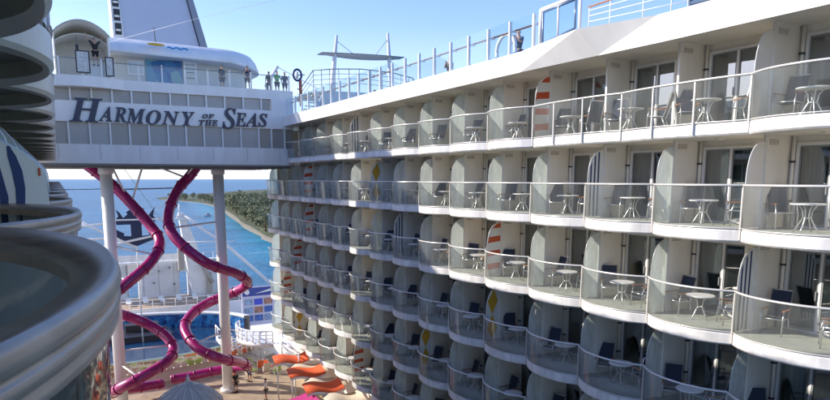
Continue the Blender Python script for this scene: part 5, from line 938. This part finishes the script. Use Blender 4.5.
# picture wall
pw = thing('picture_wall', 'wall of blue and white picture panels beyond the lowest balconies', 'display wall', (19.4, 72, -16.6))
obj('backing', MB().box((17.4, 72, -16.8), (21.2, 72.15, -12.3)).mesh('backing', mat('lilac_white', (.62, .60, .72), .5)), pw, (0, 0, 0))
obj('banner', MB().box((17.5, 71.93, -13.35), (21.1, 71.99, -12.4)).mesh('banner', mat('banner_blue', (.03, .06, .30), .4)), pw, (0, 0, 0))
eb = MB(); eb.face([(18.0 + .28 * math.cos(a), 71.92, -12.88 + .28 * math.sin(a)) for a in [2 * math.pi * i / 14 for i in range(14)]]); eb.face([(18.9, 71.92, -13.1), (20.8, 71.92, -12.6), (20.8, 71.92, -12.9)]); obj('emblem', eb.mesh('emblem', white), pw, (0, 0, 0))
rr = random.Random(5)
pc = [mat('pic_a', (.06, .16, .50), .4, noise=.6, nscale=5), mat('pic_b', (.45, .22, .16), .4, noise=.6, nscale=5), mat('pic_c', (.30, .42, .60), .4, noise=.6, nscale=5), mat('pic_d', (.05, .08, .6), .4, noise=.3, nscale=5)]
for i in range(3):
    for j in range(3):
        x = 17.65 + i * 1.15; z = -14.4 - j * .95
        obj('picture', MB().box((x, 71.93, z), (x + .95, 71.98, z + .7)).mesh('picture', rr.choice(pc)), pw, (0, 0, 0))
# white spiral platform with railing under the last balconies
st = thing('white_spiral_stair', 'white curved stair and landing with railings at the far foot of the balconies', 'stair', (15.5, 56, -17))
m = MB()
arcp = [(15.6 + 2.3 * math.cos(R(a)), 57.2 + 3.2 * math.sin(R(a))) for a in range(130, 271, 14)]
arcp = arcp + [(15.2, 50), (15.3, 46)]
for zb, zt in ((-14.75, -14.35),):
    m.grid([[(x, y, zb) for x, y in arcp], [(x, y, zt) for x, y in arcp]], 0, True); m.face([(x, y, zt) for x, y in arcp] + [(17.4, 46, zt), (17.4, 60, zt)]); m.face([(x, y, zb) for x, y in arcp] + [(17.4, 46, zb), (17.4, 60, zb)])
obj('landing', m.mesh('landing', white), st, (0, 0, 0))
m = MB(); 
for dz in (1.05, .7, .35): m.tube([(x, y, -14.35 + dz) for x, y in arcp], .06 if dz > 1 else .035, 6)
for x, y in arcp: m.tube([(x, y, -14.35), (x, y, -13.3)], .06, 6)
obj('railing', m.mesh('railing', white), st, (0, 0, 0))
m = MB()
for i in range(13):
    a = R(190 + i * 8); z = -14.6 - i * .19
    m.face([(15.0 + 1.6 * math.cos(a), 60.5 + 1.6 * math.sin(a), z), (15.0 + 3.1 * math.cos(a), 60.5 + 3.1 * math.sin(a), z), (15.0 + 3.1 * math.cos(a + R(9)), 60.5 + 3.1 * math.sin(a + R(9)), z), (15.0 + 1.6 * math.cos(a + R(9)), 60.5 + 1.6 * math.sin(a + R(9)), z)])
    m.tube([(15.0 + 3.1 * math.cos(a), 60.5 + 3.1 * math.sin(a), z), (15.0 + 3.1 * math.cos(a), 60.5 + 3.1 * math.sin(a), z + 1.05)], .05, 5)
m.tube([(15.0 + 3.1 * math.cos(R(190 + i * 8)), 60.5 + 3.1 * math.sin(R(190 + i * 8)), -13.55 - i * .19) for i in range(13)], .06, 6)
m.grid([[(15.0 + 3.12 * math.cos(R(190 + i * 8)), 60.5 + 3.12 * math.sin(R(190 + i * 8)), -15.0 - i * .19) for i in range(13)], [(15.0 + 3.12 * math.cos(R(190 + i * 8)), 60.5 + 3.12 * math.sin(R(190 + i * 8)), -14.5 - i * .19) for i in range(13)]], 0, True)
obj('steps', m.mesh('steps', white), st, (0, 0, 0))
# canopies
def awning(x0, y0_, x1, y1_, w, z, m_, label):
    n = 14; rows = []; d = Vector((x1 - x0, y1_ - y0_, 0)); ln = d.length; d.normalize(); nx = Vector((-d.y, d.x, 0))
    mb = MB()
    for i in range(n + 1):
        f = i / n; p = Vector((x0, y0_, z)) + d * ln * f + Vector((0, 0, .16 * math.sin(f * 2 * math.pi * .9 + .6) + .25 * f))
        rows.append([p - nx * w / 2 + Vector((0, 0, -.1)), p, p + nx * w / 2 + Vector((0, 0, .18))])
    t = thing('wavy_awning', label, 'awning', (x0, y0_, z - 3), group='wavy orange and cream awnings over the deck')
    mb.grid(rows, 0, True)
    mb.grid([[r[0] for r in rows], [r[0] - Vector((0, 0, .16)) for r in rows]], 1, True)
    mb.grid([[r[2] for r in rows], [r[2] - Vector((0, 0, .16)) for r in rows]], 1, True)
    obj('sail', mb.mesh('sail', [m_, surfw]), t, (0, 0, 0))
    pm_ = MB(); pm_.tube([(x0 + .3, y0_ + .1, -17), (x0 + .3, y0_ + .1, z + .2)], .06, 6); obj('pole', pm_.mesh('pole', white), t, (0, 0, 0))
for k in range(6):
    y = 46.6 - k * 1.75; orr = k % 2 == 0
    awning(13.5 if orr else 14.3, y, 16.1 if orr else 16.9, y - .3, 1.55 if orr else 1.7, (-13.95 if orr else -14.35) - .05 * k, orange_f if orr else cream_f, '%s wavy awning, %s from the far stair end' % ('orange' if orr else 'cream', ORD[k + 1]))
ma = thing('magenta_sail', 'pointed magenta shade sail in front of the orange awnings', 'shade sail', (10.9, 40.8, -17))
m = MB(); Pm = [(10.9, 40.8, -14.9), (14.0, 40.0, -14.3), (13.8, 36.5, -14.2), (11.8, 36.0, -14.9)]
rows = []
for i in range(7):
    f = i / 6; a = Vector(Pm[0]).lerp(Vector(Pm[3]), f); b = Vector(Pm[1]).lerp(Vector(Pm[2]), f)
    rows.append([a.lerp(b, g / 8) + Vector((0, 0, -.5 * math.sin(math.pi * g / 8) * .5)) for g in range(9)])
m.grid(rows, 0, True); obj('sail', m.mesh('sail', magenta_f), ma, (0, 0, 0)); obj('pole', MB().tube([(10.9, 40.8, -17), (10.9, 40.8, -14.8)], .06, 6).mesh('pole', white), ma, (0, 0, 0))
# carousel dome
cd = thing('carousel_dome', 'ribbed grey-white carousel dome with scalloped edge and finial', 'carousel', (6.15, 40, -17))
m = MB(); rows = []; n = 32; pr2 = [(2.05, -14.15), (2.0, -13.75), (1.55, -13.25), (.95, -12.85), (.35, -12.62), (.18, -12.45)]
for r_, z in pr2: rows.append([(6.15 + r_ * (1 + .03 * math.cos(8 * a)) * math.cos(a), 40 + r_ * (1 + .03 * math.cos(8 * a)) * math.sin(a), z + (.12 * math.cos(16 * a) if z < -14 else 0)) for a in [2 * math.pi * j / n for j in range(n)]])
m.grid(rows, 0, False, True); m.face(rows[-1]); obj('roof', m.mesh('roof', awnm), cd, (0, 0, 0))
m = MB()
for j in range(16):
    a = 2 * math.pi * j / 16; m.tube([(6.15 + r_ * 1.02 * math.cos(a), 40 + r_ * 1.02 * math.sin(a), z + .03) for r_, z in pr2[1:]], .035, 5)
obj('rib', m.mesh('rib', white), cd, (0, 0, 0))
obj('finial', MB().tube([(6.15, 40, -12.5), (6.15, 40, -12.2), (6.15, 40, -11.9)], .1, 8, rads=[.16, .1, .02]).mesh('finial', surfw), cd, (0, 0, 0))
obj('centre_pole', MB().tube([(6.15, 40, -17), (6.15, 40, -13)], .35, 10).tube([(6.15, 40, -17), (6.15, 40, -16.8)], 1.9, 24).mesh('centre_pole', white), cd, (0, 0, 0))

# ------------------------------------------------------------------ balcony furniture
def chair_parts():
    seat = MB(); rows = []
    for x in (-.22, -.1, .05, .2): rows.append([(x, y, .41 + .02 * (x + .22) * 2 - .012 * math.cos(y * 7)) for y in (-.24, -.12, 0, .12, .24)])
    seat.grid(rows, 0, True)
    bk = MB(); rows = []
    for f in (0, .25, .5, .75, 1): rows.append([(-.20 - .22 * f - .02 * math.cos(y * 6), y, .44 + .68 * f) for y in (-.24, -.12, 0, .12, .24)])
    bk.grid(rows, 0, True)
    fr = MB()
    for s in (-1, 1): fr.tube([(.26, s * .26, .44), (-.20, s * .26, .41), (-.43, s * .26, 1.14)], .018, 6)
    fr.tube([(-.43, -.26, 1.14), (-.43, .26, 1.14)], .018, 6); fr.tube([(.26, -.26, .44), (.26, .26, .44)], .016, 6)
    legf = MB().tube([(.28, 0, 0), (.26, 0, .44), (.20, 0, .655)], .018, 6)
    legr = MB().tube([(-.30, 0, 0), (-.16, 0, .40)], .018, 6)
    am = MB(); am.box((-.30, -.028, .655), (.27, .028, .68))
    return seat, bk, fr, legf, legr, am
cs = chair_parts()
CH = dict(seat=cs[0].mesh('seat', navy), backrest=cs[1].mesh('backrest', navy), frame=cs[2].mesh('frame', metal), legf=cs[3].mesh('leg', metal), legr=cs[4].mesh('leg', metal), arm=cs[5].mesh('armrest', wood))
def chair_one():
    m = MB()
    for src, mi, offs in ((cs[0], 0, (0,)), (cs[1], 0, (0,)), (cs[2], 1, (0,)), (cs[3], 1, (-.27, .27)), (cs[4], 1, (-.27, .27)), (cs[5], 2, (-.27, .27))):
        for o in offs:
            b = len(m.v); m.v += [(x, y + o, z) for x, y, z in src.v]; m.f += [tuple(i + b for i in f) for f in src.f]; m.m += [mi] * len(src.f); m.sm += src.sm
    return m.mesh('balcony_chair', [navy, metal, wood])
CH1 = chair_one()
def table_parts():
    top = MB(); rows = []
    for r_, z in ((.0, .72), (.385, .72), (.40, .71), (.40, .69), (.385, .68), (0, .68)): rows.append([(r_ * math.cos(a), r_ * math.sin(a), z) for a in [2 * math.pi * j / 24 for j in range(24)]])
    top.grid(rows, 0, False, True)
    leg = MB().tube([(.30, 0, 0), (.22, 0, .12), (.09, 0, .36), (.12, 0, .55), (.22, 0, .68)], .017, 6)
    ring = MB().tube([(.09 * math.cos(a), .09 * math.sin(a), .36) for a in [2 * math.pi * j / 12 for j in range(13)]], .014, 6, cap=False)
    return top, leg, ring
ts = table_parts(); TB = dict(top=ts[0].mesh('tabletop', tabletop), leg=ts[1].mesh('leg', metal), ring=ts[2].mesh('ring', metal))
def table_one():
    m = MB()
    m.v += ts[0].v; m.f += ts[0].f; m.m += [0] * len(ts[0].f); m.sm += ts[0].sm
    for k in range(4):
        c, s = math.cos(k * math.pi / 2 + .78), math.sin(k * math.pi / 2 + .78); b = len(m.v)
        m.v += [(x * c - y * s, x * s + y * c, z) for x, y, z in ts[1].v]; m.f += [tuple(i + b for i in f) for f in ts[1].f]; m.m += [1] * len(ts[1].f); m.sm += ts[1].sm
    return m.mesh('balcony_table', [tabletop, metal])
TB1 = table_one()
def add_chair(loc, rz, label, full):
    g = 'navy sling chairs on the balconies'
    if not full: return obj('balcony_chair', CH1, None, loc, rz, label=label, cat='chair', group=g)
    t = thing('balcony_chair', label, 'chair', loc, rz, g)
    for n_, k in (('seat', 'seat'), ('backrest', 'backrest'), ('frame', 'frame')): obj(n_, CH[k], t, (0, 0, 0), local=True)
    for s in (-.27, .27):
        obj('leg', CH['legf'], t, (0, s, 0), local=True); obj('leg', CH['legr'], t, (0, s, 0), local=True); obj('armrest', CH['arm'], t, (0, s, 0), local=True)
def add_table(loc, rz, label, full):
    g = 'round white tables on the balconies'
    if not full: return obj('balcony_table', TB1, None, loc, rz, label=label, cat='table', group=g)
    t = thing('balcony_table', label, 'table', loc, rz, g)
    obj('tabletop', TB['top'], t, (0, 0, 0), local=True); obj('ring', TB['ring'], t, (0, 0, 0), local=True)
    for k in range(4): obj('leg', TB['leg'], t, (0, 0, 0), k * math.pi / 2 + .78, local=True)
rf = random.Random(11)
for r, z in ROWS.items():
    last = 13 if r == 1 else 15
    for i in range(-1, last):
        y = cuspY(i); full = i < 7 and r <= 4; n = i + 2
        where = '%s balcony row, %s cabin from the right edge' % (ROWN[r], ORD[n])
        j = lambda a: rf.uniform(-a, a)
        v_ = rf.random()
        tx = 16.28 + j(.2); ty = y + 1.58 + j(.12)
        if v_ > .12: add_table((tx, ty, z), j(.7), 'round white topped table, ' + where, full)
        add_chair((16.48 + j(.16), y + 2.36 + j(.08), z), R(180 + 25) + j(.6), 'navy sling armchair at far side, ' + where, full)
        if rf.random() > .18: add_chair((16.58 + j(.22), y + .80 + j(.12), z), R(180 - 60) + j(.9), 'navy sling armchair at near side, ' + where, full)

m = MB(); m.grid([[(x, y, .47 + .03 * math.sin(x * 9) + .02 * math.cos(y * 11)) for x in (-.3, -.1, .1, .3)] for y in (-.25, 0, .25)], 0, True); m.grid([[(x, -.25 - .02 * k, .47 - .1 * k) for x in (-.3, -.1, .1, .3)] for k in (0, 1, 2)], 0, True)
obj('red_towel', m.mesh('red_towel', mat('red_cloth', (.5, .03, .03), .9)), None, (16.8, cuspY(8) + .9, ROWS[1]), .3, label='red towel thrown over a chair on the topmost balcony row', cat='towel')
# ------------------------------------------------------------------ sea, island, trees, boats
m = MB(); n = 10
m.face([(-9000, -3000, -38), (14000, -3000, -38), (14000, 26000, -38), (-9000, 26000, -38)]); obj('sea', m.mesh('sea', sea_mat()), None, (0, 0, 0), kind='structure')
shore = [(107, 330), (113, 400), (116, 416), (125, 488), (136, 560), (151, 653), (172, 782), (186, 902), (192, 1020), (180, 1110), (160, 1228)]
back = [(163, 1330), (200, 1420), (260, 1530), (463, 1944), (700, 2300), (900, 2000), (900, 330)]
m = MB(); m.face([(x, y, -37.6) for x, y in shore + back]); 
obj('island', m.mesh('island', landg), None, (0, 0, 0), kind='structure')
m = MB(); inn = [(x + 2 + (2 if i % 2 else 0), y) for i, (x, y) in enumerate(shore)]; outr = [(x - 1 - (1.5 if i % 2 else 0), y) for i, (x, y) in enumerate(shore)]
m.grid([[(x, y, -37.97) for x, y in outr], [(x, y, -37.55) for x, y in shore], [(x, y, -37.5) for x, y in inn]], 0, True); obj('beach', m.mesh('beach', sand), None, (0, 0, 0), kind='structure')
def crown(seed, h, w, n, leafm, ls):
    rr = random.Random(seed); m = MB(); blobs = []
    for k in range(9): blobs.append((rr.uniform(-w * .32, w * .32), rr.uniform(-w * .32, w * .32), h * rr.uniform(.35, .88), rr.uniform(.16, .30) * w))
    for k in range(n):
        bx, by, bz, br_ = rr.choice(blobs); d = Vector((rr.gauss(0, 1), rr.gauss(0, 1), rr.gauss(0, .8))); d = d.normalized() * br_ * rr.uniform(.5, 1.1)
        c = Vector((bx, by, bz)) + d; s = ls * rr.uniform(.6, 1.3); a = Vector((rr.uniform(-1, 1), rr.uniform(-1, 1), rr.uniform(-.5, 1))).normalized(); b = a.cross(Vector((rr.uniform(-1, 1), rr.uniform(-1, 1), rr.uniform(-1, 1)))).normalized()
        m.face([c + a * s, c + b * s * .7, c - a * s, c - b * s * .7])
    return m.mesh('crown', leafm)
def trunk(h, w):
    m = MB(); m.tube([(0, 0, 0), (.2, .1, h * .4), (0, .2, h * .8)], .3, 6, rads=[.5, .35, .12])
    for a in (0, 2.1, 4.2): m.tube([(.15, .1, h * .35), (w * .25 * math.cos(a), w * .25 * math.sin(a), h * .62)], .15, 5, rads=[.22, .08])
    return m.mesh('trunk', bark)
CR = [crown(1, 18, 15, 1100, leaf, .62), crown(2, 21, 17, 1300, leaf, .65), crown(3, 15, 15, 1000, leaf2, .6), crown(4, 24, 16, 1300, leaf, .65)]; TRK = [trunk(18, 15), trunk(21, 17), trunk(15, 15), trunk(24, 16)]
rt_ = random.Random(21)
def shoreX(y):
    for i in range(len(shore) - 1):
        if shore[i][1] <= y <= shore[i + 1][1]:
            f = (y - shore[i][1]) / (shore[i + 1][1] - shore[i][1]); return shore[i][0] + f * (shore[i + 1][0] - shore[i][0])
    return 165
def tree(x, y, k, s, label, group):
    t = thing('tree', label, 'tree', (x, y, -37.7), rt_.uniform(0, 6.28), group); t.scale = (s, s, s * rt_.uniform(.9, 1.15))
    obj('crown', CR[k], t, (0, 0, 0), local=True); obj('trunk', TRK[k], t, (0, 0, 0), local=True)
HT = (18, 21, 15, 24)
def target(y): return 1 if y < 680 else max(.45, 1 - (y - 680) / 700)
for i in range(60):
    y = 392 + i * 10.2 + rt_.uniform(-4, 4); x = shoreX(y) + 7 + rt_.uniform(0, 9); k = rt_.choice([0, 1, 2, 2])
    tree(x, y, k, rt_.uniform(15, 22) / HT[k] * target(y), 'grey-green feathery tree close behind the narrow island beach', 'trees along the island shore')
for i in range(62):
    y = 405 + i * 9.4 + rt_.uniform(-6, 6); x = shoreX(y) + 18 + rt_.uniform(0, 60); k = rt_.choice([0, 1, 3, 3])
    tree(x, y, k, rt_.uniform(20, 27) / HT[k] * target(y), 'tall grey-green tree inland on the island', 'taller trees inland on the island')
for i in range(36):
    y = 960 + i * 9; x = shoreX(y) + rt_.uniform(8, 60)
    tree(x, y, 2, rt_.uniform(.5, .8), 'low dark green tree on the far thin end of the island', 'low trees on the island tip')
m = MB(); rr = random.Random(9)
for k in range(120):
    t_ = k / 119; x = 160 + 240 * t_ * .9; y = 2300 + 260 * t_; s = rr.uniform(4, 9)
    m.prism([(-s, -s), (s, -s * .7), (s * .8, s), (-s * .7, s * .8)], lambda p, d: (x + p[0], y + p[1], d), -38.5, -38 + rr.uniform(1.5, 4))
obj('breakwater', m.mesh('breakwater', rockm), None, (0, 0, 0), label='thin dark rock breakwater far out beyond the island trees', cat='breakwater')
m = MB()
for k in range(60):
    x = -40 + k * 4.0 + rr.uniform(-3, 3); y = 2400 + 10 * math.sin(k * .2) + k * 2; s = rr.uniform(4, 10)
    m.prism([(-s, -s), (s, -s * .7), (s * .8, s), (-s * .7, s * .8)], lambda p, d: (x + p[0], y + p[1], d), -38.5, -38 + rr.uniform(1, 2.5))
obj('rocky_islet', m.mesh('rocky_islet', rockm), None, (0, 0, 0), label='low rocky islet on the sea left of the left pillar', cat='islet')
def boat(x, y, rz, s, label):
    t = thing('motor_boat', label, 'boat', (x, y, -38.1), rz)
    m = MB(); hull = [(-3, -1.1), (2, -1.1), (4.2, 0), (2, 1.1), (-3, 1.1)]
    m.prism([(a * s, b * s) for a, b in hull], lambda p, d: (p[0], p[1], d), 0, 1.3 * s); obj('hull', m.mesh('hull', white), t, (0, 0, 0), local=True)
    obj('cabin', MB().box((-1.2 * s, -.8 * s, 1.3 * s), (1.2 * s, .8 * s, 2.5 * s)).mesh('cabin', grey), t, (0, 0, 0), local=True)
    obj('windscreen', MB().box((1.2 * s, -.7 * s, 1.5 * s), (1.3 * s, .7 * s, 2.3 * s)).mesh('windscreen', dark), t, (0, 0, 0), local=True)
boat(131.8, 672, R(200), 1.1, 'small white motor boat left of the right pillar\'s foot, far out on the water'); boat(112, 520, R(150), .55, 'tiny dark boat close to the island beach')

# ------------------------------------------------------------------ light, sky, camera
SUN_EL, SUN_AZ = 26, 56      # azimuth measured from +Y towards -X
w = bpy.data.worlds.new('World'); sc.world = w; w.use_nodes = True; nt = w.node_tree
sky = nt.nodes.new('ShaderNodeTexSky'); sky.sky_type = 'NISHITA'; sky.sun_disc = False
sky.sun_elevation = R(SUN_EL); sky.sun_rotation = R(-SUN_AZ); sky.air_density = 1.0; sky.dust_density = .4; sky.ozone_density = 1.6; sky.altitude = 0
bgd = nt.nodes['Background']; bgd.inputs[1].default_value = 0.225; 
tcw = nt.nodes.new('ShaderNodeTexCoord'); spw = nt.nodes.new('ShaderNodeSeparateXYZ'); nt.links.new(tcw.outputs['Generated'], spw.inputs[0])
mrw = nt.nodes.new('ShaderNodeMapRange'); mrw.inputs['From Min'].default_value = -.02; mrw.inputs['From Max'].default_value = .22; mrw.inputs['To Min'].default_value = .85; mrw.inputs['To Max'].default_value = 0
nt.links.new(spw.outputs['Z'], mrw.inputs['Value'])
hs = nt.nodes.new('ShaderNodeHueSaturation'); hs.inputs['Saturation'].default_value = 1.18; hs.inputs['Hue'].default_value = .505; hs.inputs['Value'].default_value = 1.2; nt.links.new(sky.outputs[0], hs.inputs['Color'])
mxw = nt.nodes.new('ShaderNodeMix'); mxw.data_type = 'RGBA'; nt.links.new(mrw.outputs[0], mxw.inputs['Factor']); vm = nt.nodes.new('ShaderNodeVectorMath'); vm.operation = 'MULTIPLY'; vm.inputs[1].default_value = (1.04, .95, 1.10); nt.links.new(hs.outputs[0], vm.inputs[0]); nt.links.new(vm.outputs[0], mxw.inputs['A']); mxw.inputs['B'].default_value = (4.5, 5.0, 5.8, 1)
nt.links.new(mxw.outputs['Result'], bgd.inputs[0])
sl = bpy.data.lights.new('Sun', 'SUN'); sl.energy = 6.8; sl.angle = R(.53); sl.color = (1, .915, .79)
so = bpy.data.objects.new('Sun', sl); COL.objects.link(so)
d = Vector((-math.sin(R(SUN_AZ)) * math.cos(R(SUN_EL)), math.cos(R(SUN_AZ)) * math.cos(R(SUN_EL)), math.sin(R(SUN_EL))))
so.rotation_euler = d.to_track_quat('Z', 'Y').to_euler()
cam = bpy.data.cameras.new('Camera'); co = bpy.data.objects.new('Camera', cam); COL.objects.link(co); sc.camera = co
F, YAW, PIT = 637, .507, .1545
cam.sensor_width = 36; cam.lens = F / 830 * 36; cam.shift_y = 77.5 / 830; cam.clip_start = .05; cam.clip_end = 40000
co.location = (0, 0, 0); co.rotation_euler = (math.pi / 2 - PIT, 0, -YAW)
sc.view_settings.view_transform = 'Standard'; sc.view_settings.look = 'None'; sc.view_settings.exposure = 0; sc.view_settings.gamma = 1
sc.render.engine = 'CYCLES'; sc.cycles.max_bounces = 9; sc.cycles.transparent_max_bounces = 20; sc.cycles.diffuse_bounces = 5; sc.cycles.glossy_bounces = 3; sc.cycles.use_denoising = True
sc.cycles.caustics_reflective = False; sc.cycles.caustics_refractive = False
